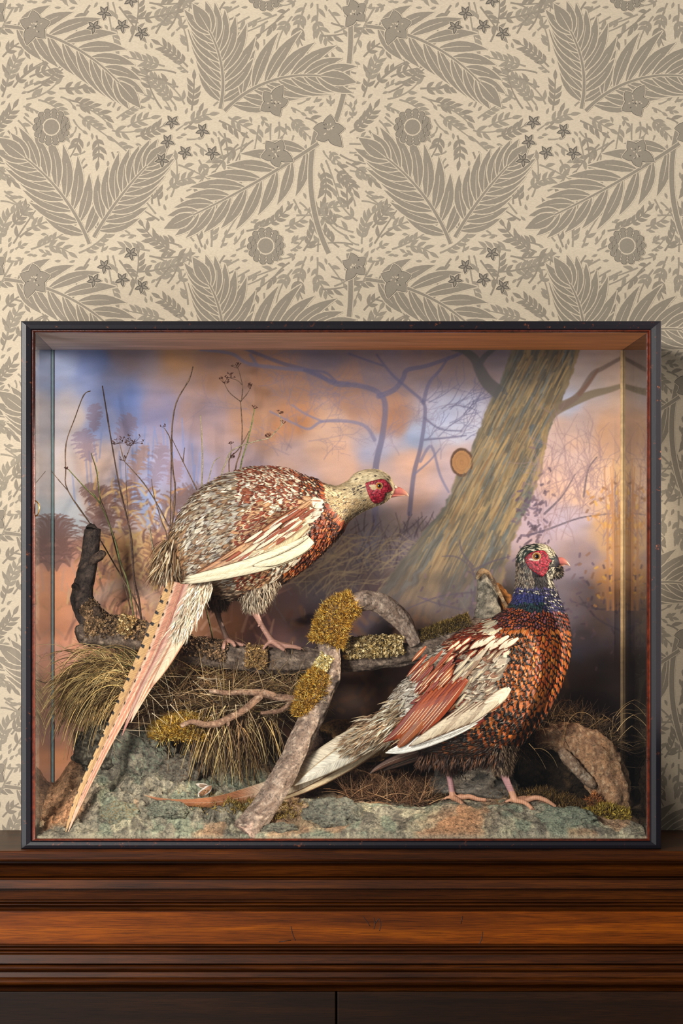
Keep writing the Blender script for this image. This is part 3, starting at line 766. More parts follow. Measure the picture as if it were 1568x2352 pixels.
def ground_arr(x, y):
    """height of the ground at x, y (arrays)"""
    x = np.asarray(x, float); y = np.asarray(y, float)
    px = x / (S * (D + y) / D) + VX
    gx = np.array(GX, float); gy = np.array(GY)
    i = np.clip(np.searchsorted(gx, px) - 1, 0, len(gx) - 2); j = np.clip(np.searchsorted(gy, y) - 1, 0, len(gy) - 2)
    fx = np.clip((px - gx[i]) / (gx[i+1] - gx[i]), 0, 1); fy = np.clip((y - gy[j]) / (gy[j+1] - gy[j]), 0, 1)
    fx = fx*fx*(3-2*fx)
    r = (GP[i, j]*(1-fx) + GP[i+1, j]*fx)*(1-fy) + (GP[i, j+1]*(1-fx) + GP[i+1, j+1]*fx)*fy
    z = CZ + (VY - r) * S * (D + y) / D
    k = sstep(0.0, 0.05, y)
    mm = x * 1000; ym = y * 1000
    left = 1 - sstep(560, 760, px)
    n1 = fbm(mm, ym, 46, 3, 3) - 0.5
    n2 = 0.5 - np.abs(fbm(mm + 40, ym, 22, 8, 4) - 0.5) * 2.6
    n3 = fbm(mm, ym, 7, 13, 3) - 0.5
    z = z + k * (n1 * 0.022 + (n2 - 0.2) * (0.006 + 0.010 * left)) + (0.15 + k) * n3 * (0.004 + 0.004 * left)
    flat = np.exp(-((px - 1160) / 160)**2 - ((y - 0.10) / 0.05)**2)
    return z - flat * k * n1 * 0.015
def gz(x, y): return float(ground_arr(np.array([x]), np.array([y]))[0])

def make_ground():
    nx, ny = 620, 190
    xs = np.linspace(X(82), X(1487), nx); ys = np.linspace(0.0115, CY - 0.001, ny)
    A, B = np.meshgrid(xs, ys); Zz = ground_arr(A, B)
    px = A / (S * (D + B) / D) + VX
    mm = A * 1000; ym = B * 1000
    grey = np.array([150, 142, 124.]); green = np.array([138, 146, 126.]); dark = np.array([88, 82, 74.]); orange = np.array([200, 144, 104.]); brown = np.array([104, 74, 52.]); pale = np.array([196, 188, 158.])
    n = lambda s, sd, o=4: fbm(mm, ym, s, sd, o)
    c = grey + (pale - grey) * (sstep(0.5, 0.62, n(30, 21)) * 0.7)[..., None]
    c = c + (dark - c) * (sstep(0.50, 0.62, n(16, 22)) * 0.6)[..., None]
    c = c + (green - c) * (sstep(0.52, 0.62, n(24, 23)) * 0.75)[..., None]
    w = sstep(0.50, 0.60, n(60, 24)) * 0.55 + 0.9 * (1 - sstep(150, 240, px)) * sstep(0.03, 0.08, B) + 0.7 * np.exp(-((px - 1040)/70)**2 - ((B - 0.04)/0.03)**2)
    c = c + (orange - c) * np.clip(w, 0, 1)[..., None] * 0.85
    w = sstep(0.14, 0.24, B) * 0.9; w = np.maximum(w, sstep(600, 700, px) * sstep(0.10, 0.15, B) * (1 - sstep(950, 1050, px)) * 0.9)
    c = c + (brown - c) * (w * 0.8)[..., None]
    c *= (0.72 + 0.5 * n(4, 25, 3))[..., None]
    idx = np.arange(nx * ny).reshape(ny, nx)
    f = np.stack([idx[:-1, :-1], idx[:-1, 1:], idx[1:, 1:], idx[1:, :-1]], -1).reshape(-1, 4)
    v = np.stack([A, B, Zz], -1).reshape(-1, 3)
    # skirt down to the base board
    e = [idx[0, :], idx[:, -1], idx[-1, ::-1], idx[::-1, 0]]; loop = np.concatenate([q[:-1] for q in e])
    b = v[loop].copy(); b[:, 2] = Z(1930) + 0.0004
    base = len(v); n_ = len(loop)
    sk = np.stack([loop, np.arange(n_) + base, (np.arange(n_) + 1) % n_ + base, np.roll(loop, -1)], -1)
    o = mesh_obj('groundwork', np.concatenate([v, b]), np.concatenate([f, sk]), rough_mat('earth', 1.0, 520, 0.003),
                 cols=nlin(np.concatenate([c.reshape(-1, 3), np.tile(grey, (n_, 1))])))
    tag(o, 'grey green modelled earth ground covering the bottom of the case', 'ground')
make_ground()

EARTH = rough_mat('rough_rock', 1.0, 460, 0.004)
BARK = rough_mat('bark', 0.9, 560, 0.002)
STRAW = attr_mat('dry_grass', 0.6, 0.2, 700, 0.25, 0.3)
MOSS = attr_mat('moss', 0.8, 0.2, 900, 0.4, 0.1)

def lump(name, c, r, cols, label, cat='rock', seed=0, amp=0.32, freq=2.2, sub=5, mat=None, squash=1.0):
    bm = bmesh.new(); bmesh.ops.create_icosphere(bm, subdivisions=sub, radius=1.0)
    v = []; cc = []
    off = Vector((seed * 7.3, seed * 3.1, seed * 1.7))
    for q in bm.verts:
        d = q.co.normalized()
        n = mnoise.fractal(d * freq + off, 0.9, 2.1, 5)
        rg = 1 - abs(mnoise.fractal(d * freq * 2.3 + off, 0.8, 2.2, 4)) * 1.6
        fine = mnoise.fractal(d * freq * 9 + off, 0.7, 2.0, 3)
        k = 1 + amp * n + amp * 0.35 * rg + 0.035 * fine
        v.append((c[0] + d.x * r[0] * k, c[1] + d.y * r[1] * k, c[2] + d.z * r[2] * k))
        t = mnoise.noise(d * freq * 3.1 + off) * 0.5 + 0.5; t2 = mnoise.noise(d * freq * 8 + off * 2) * 0.5 + 0.5
        a, b, e = cols
        col = [a[i] * (1 - t) + b[i] * t for i in range(3)]
        s2 = max(0, min(1, (t2 - 0.5) * 4)); col = [col[i] * (1 - s2) + e[i] * s2 for i in range(3)]
        cc.append([lin(q2) for q2 in col])
    f = [tuple(x.index for x in p.verts) for p in bm.faces]; bm.free()
    o = mesh_obj(name, v, f, mat or EARTH, cols=cc)
    if label: tag(o, label, cat)
    return o

gr, gn, dk, tan, orr = (144, 138, 122), (134, 144, 124), (90, 82, 74), (150, 116, 80), (176, 120, 84)
def rock(px, py, y, rx, rz, ry, cols, label, seed, **k):
    p = P(px, py, y); s = S * (D + y) / D
    return lump('rock', p, (rx * s, ry, rz * s), cols, label, seed=seed, **k)
rock(330, 1745, 0.150, 62, 66, 0.035, (gr, dk, gn), 'craggy grey green rock standing below the yellow moss at left', 1)
rock(420, 1775, 0.135, 52, 42, 0.03, (gr, dk, (96, 80, 66)), 'knobbly dark grey rock right beside the tallest crag', 2)
rock(275, 1872, 0.050, 44, 30, 0.022, (gr, gn, (150, 124, 84)), 'low green rock lump near the left front corner', 3, amp=0.2)
rock(385, 1862, 0.05, 44, 22, 0.02, (gr, gn, dk), 'small mottled rock under the thin brown tip of the long tail', 4, amp=0.3)
rock(765, 1872, 0.050, 66, 38, 0.026, ((112, 116, 104), gr, dk), 'dark humped rock just right of the foot of the leaning stick', 5, amp=0.22)
rock(1300, 1880, 0.045, 66, 26, 0.022, (gr, (100, 112, 96), gn), 'low grey green rock by the right front corner', 6, amp=0.2)
rock(640, 1905, 0.030, 40, 14, 0.014, (gr, dk, gn), 'small flat rock at the foot of the leaning stick', 7, amp=0.3)
rock(815, 1700, 0.250, 100, 48, 0.03, ((142, 106, 62), (112, 82, 50), (92, 66, 44)), 'tan brown boulder behind the log, above the long white tail', 8, amp=0.14)
rock(705, 1735, 0.200, 50, 62, 0.03, ((92, 70, 60), (70, 54, 46), (110, 84, 64)), 'dark purplish rock behind the leaning stick', 9, amp=0.3)
rock(235, 1720, 0.18, 60, 60, 0.03, ((80, 72, 60), (56, 50, 44), gr), 'dark rock hidden under the hanging grass at left', 10, amp=0.3)

# ------------------------------------------------------------------ branches
def bark_tube(mb, pts, n=28, k=8, cols=((84, 74, 66), (54, 46, 42), (120, 104, 88)), seed=0, amp=0.16, freq=60, flat=None):
    """pts rows: px, py, y, radius px"""
    a = crom(pts, k); P3 = []; R = []
    for px, py, y, r in a: P3.append(P(px, py, y)); R.append(max(r, 0.6) * S * (D + y) / D)
    off = Vector((seed * 5.1, seed * 2.3, 0))
    v0 = len(mb.v)
    def jit(i, j, p):
        aa = 2 * math.pi * j / n
        q = Vector((math.cos(aa) * 0.9, math.sin(aa) * 0.9, i * 0.12)) + off
        g = mnoise.fractal(Vector((math.cos(aa) * 2.6, math.sin(aa) * 2.6, i * 0.10)) + off, 0.8, 2.1, 4)
        h = mnoise.fractal(q * 5.0, 0.7, 2.1, 3)
        return 1 + amp * g + amp * 0.35 * h
    mb.tube(P3, R, n, None, jit)
    cc = []
    for q in mb.v[v0:]:
        w = Vector(q); t = mnoise.fractal(w * freq + off, 0.8, 2.0, 4) * 0.8 + 0.5; t2 = mnoise.noise(w * freq * 3 + off) * 0.5 + 0.5
        t = max(0, min(1, t)); e = max(0, min(1, (t2 - 0.55) * 4))
        col = [cols[0][i] * (1 - t) + cols[1][i] * t for i in range(3)]
        cc.append([lin(col[i] * (1 - e) + cols[2][i] * e) for i in range(3)])
    mb.c.extend(cc)

def tufts(name, parent, n, sampler, ln, w, cols, seed=1, up=0.5, mat=None, label=None):
    """dense short blades growing out of sampled points; sampler(rnd) -> (point, normal)"""
    rnd = random.Random(seed); mb = MB()
    for i in range(n):
        p, nr = sampler(rnd)
        d = (nr + Vector((rnd.gauss(0, 1), rnd.gauss(0, 1), rnd.gauss(0, 1) + up * 0.3)) * 0.55).normalized()
        l = ln * rnd.uniform(0.5, 1.2); sd = d.cross(Vector((rnd.gauss(0, 1), rnd.gauss(0, 1), rnd.gauss(0, 1)))).normalized() * w
        c = rnd.choice(cols); k = rnd.uniform(0.7, 1.25); col = tuple(lin(min(255, q * k)) for q in c)
        m = p + d * l * 0.55 + Vector((0, 0, -0.08 * l)); e = p + d * l + Vector((rnd.gauss(0, 1), rnd.gauss(0, 1), rnd.gauss(0, 1))) * l * 0.22
        mb.add([p - sd * 0.6, p + sd * 0.6, m + sd, m - sd, e], [(0, 1, 2, 3), (3, 2, 4)], col)
    o = mb.build(name, mat or MOSS, parent, smooth=False)
    o['kind'] = 'stuff'
    if label: o['label'] = label
    return o
def along(pts, k=10, a0=-0.3, a1=3.4, spread=1.0):
    """sampler on the surface of a tube given by rows px, py, y, radius; angle 0 = +x side, pi/2 = up"""
    a = crom(pts, k)
    def f(rnd):
        t = rnd.random() * (len(a) - 1.001); i = int(t); q = a[i] + (a[i+1] - a[i]) * (t - i)
        d = a[i+1] - a[i]; T = Vector((d[0], 0, -d[1])).normalized(); Nn = Vector((-T.z, 0, T.x)); 
        if Nn.z < 0: Nn = -Nn
        ang = rnd.uniform(a0, a1); F = Vector((0, -1, 0))
        nr = (Nn * math.sin(ang) + F * math.cos(ang)).normalized()
        r = q[3] * S * (D + q[2]) / D * rnd.uniform(0.9, 1.05)
        return P(q[0], q[1], q[2]) + nr * r, nr
    return f
def lichen(name, parent, n, sampler, size, cols, seed=1, label=None):
    rnd = random.Random(seed); mb = MB()
    for i in range(n):
        p, nr = sampler(rnd)
        for q in range(3):
            d = (nr + Vector((rnd.gauss(0, .6), rnd.gauss(0, .6), rnd.gauss(0, .6)))).normalized()
            c0 = p + d * size * rnd.uniform(0.1, 1.0)
            u = d.orthogonal().normalized(); w = d.cross(u); m = 7; r = size * rnd.uniform(0.35, 0.75)
            c = rnd.choice(cols); k = rnd.uniform(0.75, 1.2); col = tuple(lin(min(255, x * k)) for x in c)
            v = [c0]
            for j in range(m):
                a = 2 * math.pi * j / m; rr = r * rnd.uniform(0.45, 1.15)
                v.append(c0 + (u * math.cos(a) + w * math.sin(a)) * rr + d * r * rnd.uniform(0.1, 0.7))
            mb.add(v, [(0, j + 1, (j + 1) % m + 1) for j in range(m)], col)
    o = mb.build(name, MOSS, parent, smooth=False); o['kind'] = 'stuff'
    if label: o['label'] = label
    return o

LOGP = [(178,1462,.150,17),(200,1455,.155,28),(250,1452,.165,35),(330,1463,.17,31),(420,1488,.17,28),(520,1506,.17,30),(620,1518,.17,29),(700,1517,.172,28),(790,1516,.175,26),(870,1510,.18,27),(950,1498,.19,27),(1020,1478,.20,34),(1085,1462,.21,40),(1130,1452,.22,34)]
def make_log():
    root = empty('mossy_log', P(600, 1545, 0.17))
    tag(root, 'long horizontal dark bark log the pale pheasant stands on', 'log')
    mb = MB(); bark_tube(mb, LOGP, 36, 12, ((124, 108, 96), (84, 70, 62), (168, 148, 130)), 1, 0.2)
    mb.build('trunk', BARK, root)
    mb = MB(); bark_tube(mb, [(228,1450,.165,22),(200,1412,.168,27),(188,1372,.172,24),(197,1325,.178,22),(206,1275,.184,20),(213,1222,.19,19),(213,1218,.19,17)], 28, 8, ((88, 76, 70), (56, 48, 46), (116, 96, 84)), 2, 0.16)
    bark_tube(mb, [(210,1290,.175,12),(224,1280,.168,11),(236,1272,.162,9),(240,1268,.16,5)], 16, 6, ((88, 72, 62), (60, 48, 44), (120, 96, 78)), 3, 0.3)
    bark_tube(mb, [(190,1362,.17,12),(176,1350,.165,11),(168,1342,.162,6)], 16, 6, ((78, 64, 56), (50, 42, 38), (110, 90, 76)), 4, 0.3)
    bark_tube(mb, [(225,1425,.155,14),(222,1405,.150,12),(226,1396,.147,6)], 16, 6, ((84, 66, 54), (50, 42, 38), (120, 96, 76)), 5, 0.4)
    mb.build('upright_stub', BARK, root)
    gold = [(196, 160, 104), (162, 126, 78), (118, 88, 54), (216, 190, 140)]; brn = [(134, 104, 76), (100, 78, 58), (162, 128, 94), (74, 58, 46)]
    lichen('lichen', root, 900, along(LOGP[1:4], a0=-0.2, a1=1.9), 0.0045, brn + [(150, 120, 84)], 3)
    lichen('lichen', root, 300, along([(272,1440,.158,28),(300,1450,.158,30)], a0=-0.3, a1=1.5), 0.0040, gold, 4)
    lichen('lichen', root, 350, along([(190,1395,.17,26),(225,1432,.162,26)], a0=-0.4, a1=1.8), 0.0045, brn, 5)
    lichen('lichen', root, 420, along(LOGP[4:6], a0=-0.5, a1=1.6), 0.004, brn, 6)
    lichen('lichen', root, 480, along([(566,1510,.165,30),(612,1514,.165,30)], a0=-0.7, a1=1.2), 0.0038, gold[:3] + brn[:1], 7)
    lichen('lichen', root, 900, along([(790,1500,.17,30),(850,1496,.17,32),(925,1490,.178,28)], a0=-0.4, a1=1.5), 0.0040, [(192, 166, 112), (146, 120, 72), (108, 86, 52), (214, 192, 146)], 8, 'pale golden crusty lichen')
    tufts('moss', root, 3600, along([(955,1485,.19,28),(1020,1468,.20,36),(1085,1448,.21,38)], a0=0.3, a1=2.4), 0.006, 0.0007, [(112, 92, 46), (92, 74, 40), (134, 108, 56), (76, 60, 36)], 9)
make_log()

def make_stick():
    root = empty('leaning_stick', P(565, 1905, 0.035))
    tag(root, 'arched branch with golden moss crossing the log and leaning to the front', 'branch')
    gp = ((158, 138, 124), (116, 96, 84), (196, 176, 158)); 
    mb = MB(); sp = [(955,1478,.175,15),(925,1430,.165,21),(890,1396,.155,24),(848,1380,.148,22),(808,1388,.142,25),(775,1412,.135,28),(758,1450,.13,28),(756,1500,.125,24),(762,1545,.118,20),(745,1590,.11,22),(712,1655,.095,26),(672,1738,.075,26),(625,1825,.052,28),(572,1900,.030,31),(560,1915,.026,31)]
    bark_tube(mb, sp, 40, 14, gp, 11, 0.13)
    mb.build('stem', BARK, root)
    mc = [(206, 154, 48), (170, 118, 34), (226, 180, 84), (128, 88, 30), (236, 200, 116), (96, 64, 26)]
    tufts('moss', root, 10000, along([(815,1382,.142,24),(775,1410,.135,34),(758,1450,.13,36),(750,1478,.126,36)], a0=-1.4, a1=3.3), 0.0085, 0.0005, mc, 12, label='golden yellow moss')
    tufts('moss', root, 7500, along([(745,1545,.115,20),(722,1580,.108,30),(702,1618,.100,24),(690,1645,.096,12)], a0=-1.4, a1=3.3), 0.0085, 0.0005, mc, 13, label='golden yellow moss')
    lichen('lichen', root, 380, along([(728,1515,.128,26),(752,1530,.12,26)], a0=-0.6, a1=2.5), 0.0037, [(200, 180, 120), (164, 140, 84), (224, 208, 160)], 14)
make_stick()

def make_twig():
    mb = MB(); c = ((150, 118, 96), (118, 90, 74), (184, 156, 134))
    bark_tube(mb, [(715,1612,.10,8),(682,1606,.10,9),(640,1602,.10,8.5),(602,1592,.10,9),(560,1590,.098,6.5),(520,1592,.095,6),(480,1586,.093,5)], 14, 8, c, 21, 0.14)
    bark_tube(mb, [(604,1592,.10,8),(590,1606,.099,8),(555,1634,.094,8),(520,1652,.088,8.5),(498,1662,.085,9),(470,1664,.082,7.5),(440,1658,.08,6),(415,1668,.078,6)], 14, 8, c, 22, 0.2)
    bark_tube(mb, [(668,1610,.10,5),(648,1630,.098,5.5),(620,1636,.096,5),(598,1638,.094,4)], 12, 8, c, 23, 0.14)
    bark_tube(mb, [(520,1652,.088,4),(524,1662,.086,4),(522,1668,.085,2)], 10, 4, c, 24, 0.14)
    tag(mb.build('forked_twig', BARK), 'bare forked twig over the grass, pointing left from the leaning stick', 'twig')
make_twig()

def make_stump():
    root = empty('tree_stump', P(1100, 1835, 0.24))
    tag(root, 'grey broken tree stump with a jagged spike behind the dark pheasant', 'tree stump')
    c = ((112, 106, 98), (78, 72, 66), (146, 138, 126))
    mb = MB(); bark_tube(mb, [(1085,1850,.225,125),(1088,1800,.235,100),(1100,1740,.245,75),(1115,1650,.25,56),(1120,1560,.25,50),(1122,1490,.245,50),(1124,1440,.243,42)], 56, 12, c, 31, 0.22)
    mb.build('trunk', BARK, root)
    # hollow spike: curved shell, grey outside and brown inside
    def shell(name, rows, cols, seed):
        rnd = random.Random(seed); mb = MB(); V = []; n = 16
        for (px, py, y, hw) in crom(rows, 6):
            for j in range(n):
                a = -1.25 + 2.5 * j / (n - 1); s = S * (D + y) / D
                q = P(px, py, y) + Vector((math.sin(a) * hw * s, -math.cos(a) * hw * s * 0.8, 0))
                V.append(q + Vector((0, 0, 0)) + Vector((1, 1, 1)) * 0.002 * mnoise.noise(q * 140))
        m = len(V) // n; mb.add(V, [(i*n+j, i*n+j+1, (i+1)*n+j+1, (i+1)*n+j) for i in range(m-1) for j in range(n-1)],
                                [[lin(cols[0][k] * (0.8 + 0.5 * (mnoise.noise(q * 160) + 0.2)) + 0) if True else 0 for k in range(3)] for q in V])
        mb.c = [[max(0.003, w) for w in q] for q in mb.c]
        o = mb.build(name, BARK, root); md = o.modifiers.new('s', 'SOLIDIFY'); md.thickness = 0.005
        return o
    shell('spike', [(1122,1470,.235,46),(1120,1420,.235,36),(1120,1385,.237,28),(1116,1355,.24,22),(1110,1332,.243,15),(1106,1312,.246,8)], [(134, 126, 112)], 1)
    o = shell('splinter', [(1185,1440,.25,34),(1172,1400,.25,26),(1160,1375,.252,20),(1146,1352,.254,12),(1138,1338,.256,6)], [(136, 88, 44)], 2)
    o['label'] = 'orange brown inner wood splinter'
    mb = MB(); bark_tube(mb, [(1094,1330,.225,3),(1100,1318,.222,6),(1112,1312,.222,6),(1128,1328,.224,5),(1146,1362,.226,4.5),(1166,1398,.228,4)], 12, 8, ((150, 120, 88), (70, 54, 44), (190, 168, 136)), 33, 0.4)
    mb.build('torn_edge', BARK, root)
make_stump()

def make_arch():
    root = empty('bark_arch', P(1400, 1905, 0.12))
    tag(root, 'curved hollow piece of tan bark arching down at the right side', 'bark')
    c = ((150, 114, 84), (104, 78, 60), (178, 150, 120))
    mb = MB(); bark_tube(mb, [(1235,1700,.215,22),(1275,1692,.200,32),(1330,1708,.185,42),(1378,1752,.170,46),(1402,1812,.155,42),(1408,1868,.14,38),(1404,1912,.13,44)], 48, 12, c, 41, 0.24)
    mb.build('outer_bark', BARK, root)
    mb = MB(); bark_tube(mb, [(1288,1722,.155,9),(1305,1745,.148,13),(1332,1775,.142,13),(1356,1798,.14,11),(1366,1808,.14,5)], 18, 10, ((134, 112, 92), (92, 74, 62), (172, 158, 140)), 42, 0.3)
    mb.build('inner_ridge', BARK, root)
    tufts('moss', root, 2600, along([(1350,1890,.10,26),(1385,1880,.10,30),(1440,1890,.10,24)], a0=0.0, a1=2.4), 0.008, 0.0007, [(156, 130, 44), (128, 104, 40), (184, 160, 74), (110, 86, 44)], 43, label='yellow green moss')
    tufts('moss', root, 1800, along([(1350,1830,.115,14),(1368,1860,.11,20),(1372,1890,.108,20)], a0=-0.6, a1=2.4), 0.007, 0.0008, [(196, 124, 70), (150, 94, 56), (110, 74, 46)], 44, label='rusty orange moss')
make_arch()
o = lump('earth_mound', P(1275, 1745, 0.262), (0.100, 0.042, 0.078), ((52, 40, 30), (38, 30, 24), (74, 56, 38)), 'earthy mound behind the right bird, coloured dark for the shadow of a hollow', 'mound', seed=51, amp=0.2)  # no hollow modelled, the dark colour stands in for its shadow

# ------------------------------------------------------------------ grass, moss and straw
def strands(name, label, n, fn, cols, w=0.0008, seed=1, cat='grass'):
    rnd = random.Random(seed); mb = MB()
    for i in range(n):
        pts = fn(rnd)
        a = crom([tuple(p) for p in pts], 3)
        c = rnd.choice(cols); k = rnd.uniform(0.7, 1.2); col = tuple(lin(min(255, q * k)) for q in c)
        ww = w * rnd.uniform(0.6, 1.4); m = len(a)
        mb.tube(a, [ww * (1 - 0.75 * j / (m - 1)) for j in range(m)], 3, col, cap=False)
    o = mb.build(name, STRAW, smooth=True)
    tag(o, label, cat, kind='stuff')
    return o
def arc(rnd, base, ang, ln, droop, dy=0.0, n=5):
    """blade from base leaving at ang (0 = right, pi/2 = up) and falling under its weight"""
    p = Vector(base); pts = [p.copy()]; v = Vector((math.cos(ang), dy, math.sin(ang)))
    for i in range(n - 1):
        p = p + v * ln / (n - 1); v.z -= droop; v.normalize(); pts.append(p.copy())
    return pts
golds = [(206, 174, 112), (184, 148, 92), (222, 194, 134), (144, 112, 68), (104, 78, 48), (160, 136, 84)]
browns = [(134, 98, 62), (108, 78, 50), (84, 62, 42), (156, 118, 78), (190, 160, 120)]
greens = [(136, 140, 84), (112, 124, 70), (166, 168, 120), (150, 128, 84)]
strands('grass_tussock', 'golden dry grass hanging over the bank at far left', 950,
        lambda r: arc(r, P(r.gauss(285, 30), r.gauss(1580, 18), r.uniform(.13, .21)), r.uniform(1.9, 3.3), r.uniform(.07, .15), r.uniform(.35, .7), r.uniform(-.5, .1), 6), golds, 0.0011, 1)
strands('grass_tussock', 'greenish grass sprouting beneath the left end of the log', 520,
        lambda r: arc(r, P(r.gauss(290, 50), r.gauss(1590, 15), r.uniform(.15, .24)), r.uniform(0.7, 2.6), r.uniform(.05, .10), r.uniform(.1, .35), r.uniform(-.4, .2), 5), greens + browns[:2], 0.0006, 2)
strands('grass_tussock', 'tangled brown straw on the bank under the middle of the log', 1500,
        lambda r: arc(r, P(r.uniform(330, 690), r.gauss(1600, 26), r.uniform(.13, .25)), r.uniform(-0.5, 3.6), r.uniform(.03, .09), r.uniform(.0, .4), r.uniform(-.4, .3), 5), browns + golds[3:], 0.0006, 3)
strands('grass_tussock', 'straw fringe hanging straight down beneath the forked twig', 420,
        lambda r: arc(r, P(r.gauss(530, 42), r.gauss(1655, 16), r.uniform(.10, .16)), r.uniform(-2.3, -0.9), r.uniform(.05, .11), r.uniform(.1, .4), r.uniform(-.3, .1), 5), golds + browns, 0.0011, 4)
strands('straw', 'pale broken straws strewn over the grass below the log', 70,
        lambda r: arc(r, P(r.uniform(220, 640), r.uniform(1540, 1680), r.uniform(.08, .12)), r.uniform(-1.6, 0.4), r.uniform(.025, .06), r.uniform(-.05, .1), 0, 3), [(206, 186, 156), (186, 160, 124)], 0.0006, 5, 'straw')
strands('straw', 'reddish straw litter between the rock and the right bird', 700,
        lambda r: (lambda b: arc(r, (b.x, b.y, gz(b.x, b.y) + r.uniform(0, .012)), r.uniform(-0.4, 3.5), r.uniform(.02, .05), r.uniform(.0, .3), r.uniform(-.6, .6), 4))(P(r.uniform(790, 990), 1800, r.uniform(.11, .20))),
        [(150, 104, 70), (118, 80, 54), (180, 138, 98), (90, 62, 44)], 0.0006, 6, 'straw')
strands('straw', 'matted dark straw roofing the mound behind the right bird', 1900,
        lambda r: (lambda t, q: arc(r, P(1285 + math.cos(t) * 118 * q, 1735 - math.sin(t) * 92 * q, r.uniform(.20, .25)), r.uniform(-3.1, 3.1), r.uniform(.02, .05), r.uniform(-.1, .3), r.uniform(-.5, .1), 4))(r.uniform(0.05, 3.0), r.uniform(0.72, 1.02)),
        [(96, 70, 44), (70, 52, 36), (126, 94, 58), (150, 118, 76), (56, 42, 32)], 0.0006, 7, 'straw')
strands('straw', 'long pale straws sticking out of the mound at right', 60,
        lambda r: arc(r, P(r.uniform(1200, 1420), r.uniform(1640, 1720), r.uniform(.16, .22)), r.uniform(-2.4, 1.6), r.uniform(.03, .07), r.uniform(.1, .6), r.uniform(-.2, .1), 5), [(150, 120, 78), (176, 146, 102), (120, 92, 58)], 0.0006, 8, 'straw')
strands('straw', 'fine wisps of hay against the right hand glass', 60,
        lambda r: arc(r, P(r.uniform(1370, 1420), r.uniform(1700, 1850), r.uniform(.15, .25)), r.uniform(-0.6, 2.0), r.uniform(.02, .05), r.uniform(-.1, .2), 0, 4), [(96, 78, 60), (126, 104, 80)], 0.0004, 9, 'straw')
def patch(px0, px1, y0, y1, lift=0.0):
    def f(r):
        y = r.uniform(y0, y1); x = X(r.gauss((px0 + px1) / 2, (px1 - px0) / 4.2), y)
        return Vector((x, y, gz(x, y) + lift * r.random())), Vector((0, -0.4, 1)).normalized()
    return f
def domep(px, py, y, rx, rz, ry):
    def f(r):
        d = Vector((r.gauss(0, 1), -abs(r.gauss(0, 1)), abs(r.gauss(0, 1)) - 0.15)).normalized(); s = S * (D + y) / D
        return P(px, py, y) + Vector((d.x * rx * s, d.y * ry, d.z * rz * s)), d
    return f
def mossthing(label, n, sampler, ln, cols, seed, w=0.0006):
    o = tufts('moss_cushion', None, n, sampler, ln, w, cols, seed); tag(o, label, 'moss'); return o
mossthing('thick yellow moss cushion on top of the craggy left rocks', 7500, domep(425, 1688, .150, 82, 44, .045), .010, [(196, 150, 50), (160, 116, 38), (216, 174, 80), (116, 82, 34), (228, 194, 110)], 61)
mossthing('orange moss patch glowing behind the log, between its grass stalks', 3000, domep(480, 1572, .235, 90, 34, .02), .010, [(196, 130, 46), (170, 106, 40), (206, 150, 70), (120, 80, 40)], 62)
mossthing('small mossy tuft at the base of the leaning stick', 1500, patch(470, 700, .05, .09, .006), .009, [(150, 122, 52), (122, 98, 48), (170, 146, 84)], 63)
mossthing('brown moss carpet in front of the hollow at right', 5500, patch(1190, 1420, .10, .19, .012), .009, [(104, 78, 40), (82, 60, 36), (128, 98, 52), (66, 50, 34)], 64)
mossthing('dark brown moss strip behind the feet of the right bird', 3200, patch(860, 1080, .14, .19, .012), .008, [(92, 70, 42), (70, 54, 36), (116, 88, 52)], 65)

# ------------------------------------------------------------------ dry stems
STEMC = {'brown': ((128, 104, 84), (96, 76, 66)), 'green': ((104, 122, 74), (132, 118, 84)), 'pale': ((176, 166, 140), (136, 124, 100)), 'dark': ((98, 76, 68), (74, 58, 52))}
def stem(label, tone, lines, y=0.24, heads=(), seed=0, r0=2.0):
    rnd = random.Random(seed); mb = MB(); c0, c1 = STEMC[tone]
    for k, ln in enumerate(lines):
        rr = r0 if k == 0 else r0 * 0.62
        a = crom([(p[0], p[1], y + 0.006 * math.sin(p[1] * 0.02 + seed)) for p in ln], 4); m = len(a)
        pts = [P(*q) for q in a]
        rad = [rr * S * (0.55 + 0.45 * j / (m - 1)) * (1.35 if (j % 9 == 4) else 1) for j in range(m)]
        v0 = len(mb.v); mb.tube(pts, rad, 6)
        for q in range(len(mb.v) - v0):
            t = rnd.random(); mb.c.append([lin(c0[i] * (1 - t) + c1[i] * t) for i in range(3)])
    if heads:
        pass
    o = mb.build('dry_stem', BARK)
    if heads:
        for hx, hy, r, n in heads:
            h = MB()
            for i in range(n):
                a = rnd.uniform(-0.2, 3.4); l = r * rnd.uniform(0.5, 1.1)
                ex, ey = hx + math.cos(a) * l, hy - math.sin(a) * l
                yy = y + rnd.uniform(-.006, .006)
                v0 = len(h.v)
                h.tube([P(hx, hy, y), P((hx+ex)/2 + rnd.uniform(-2, 2), (hy+ey)/2, yy), P(ex, ey, yy)], [0.0004, 0.0003, 0.0003], 4)
                for t in range(3):
                    h.tube([P(ex, ey, yy), P(ex + rnd.uniform(-4, 4), ey - rnd.uniform(1, 5), yy)], [0.0003, 0.0007], 4)
                h.c.extend([C(88, 58, 50)] * (len(h.v) - v0))
            h.build('seed_head', BARK, o)
    tag(o, label, 'dry stem', 'dry stems standing at the left of the case')
stem('tall thin stem bowing left with a hooked tip, nearest the left glass', 'brown', [[(208,898),(192,908),(172,960),(152,1018),(151,1080),(156,1127),(215,1215),(265,1300),(285,1335),(325,1420),(345,1600)], [(118,1082),(136,1104),(156,1127)]], .245, seed=1)
stem('straight dark stem, the tallest at far left, rising free of twigs', 'dark', [[(235,886),(247,960),(262,1050),(275,1120),(292,1190),(302,1240),(308,1330),(322,1400),(335,1600)]], .24, seed=2, r0=2.6)
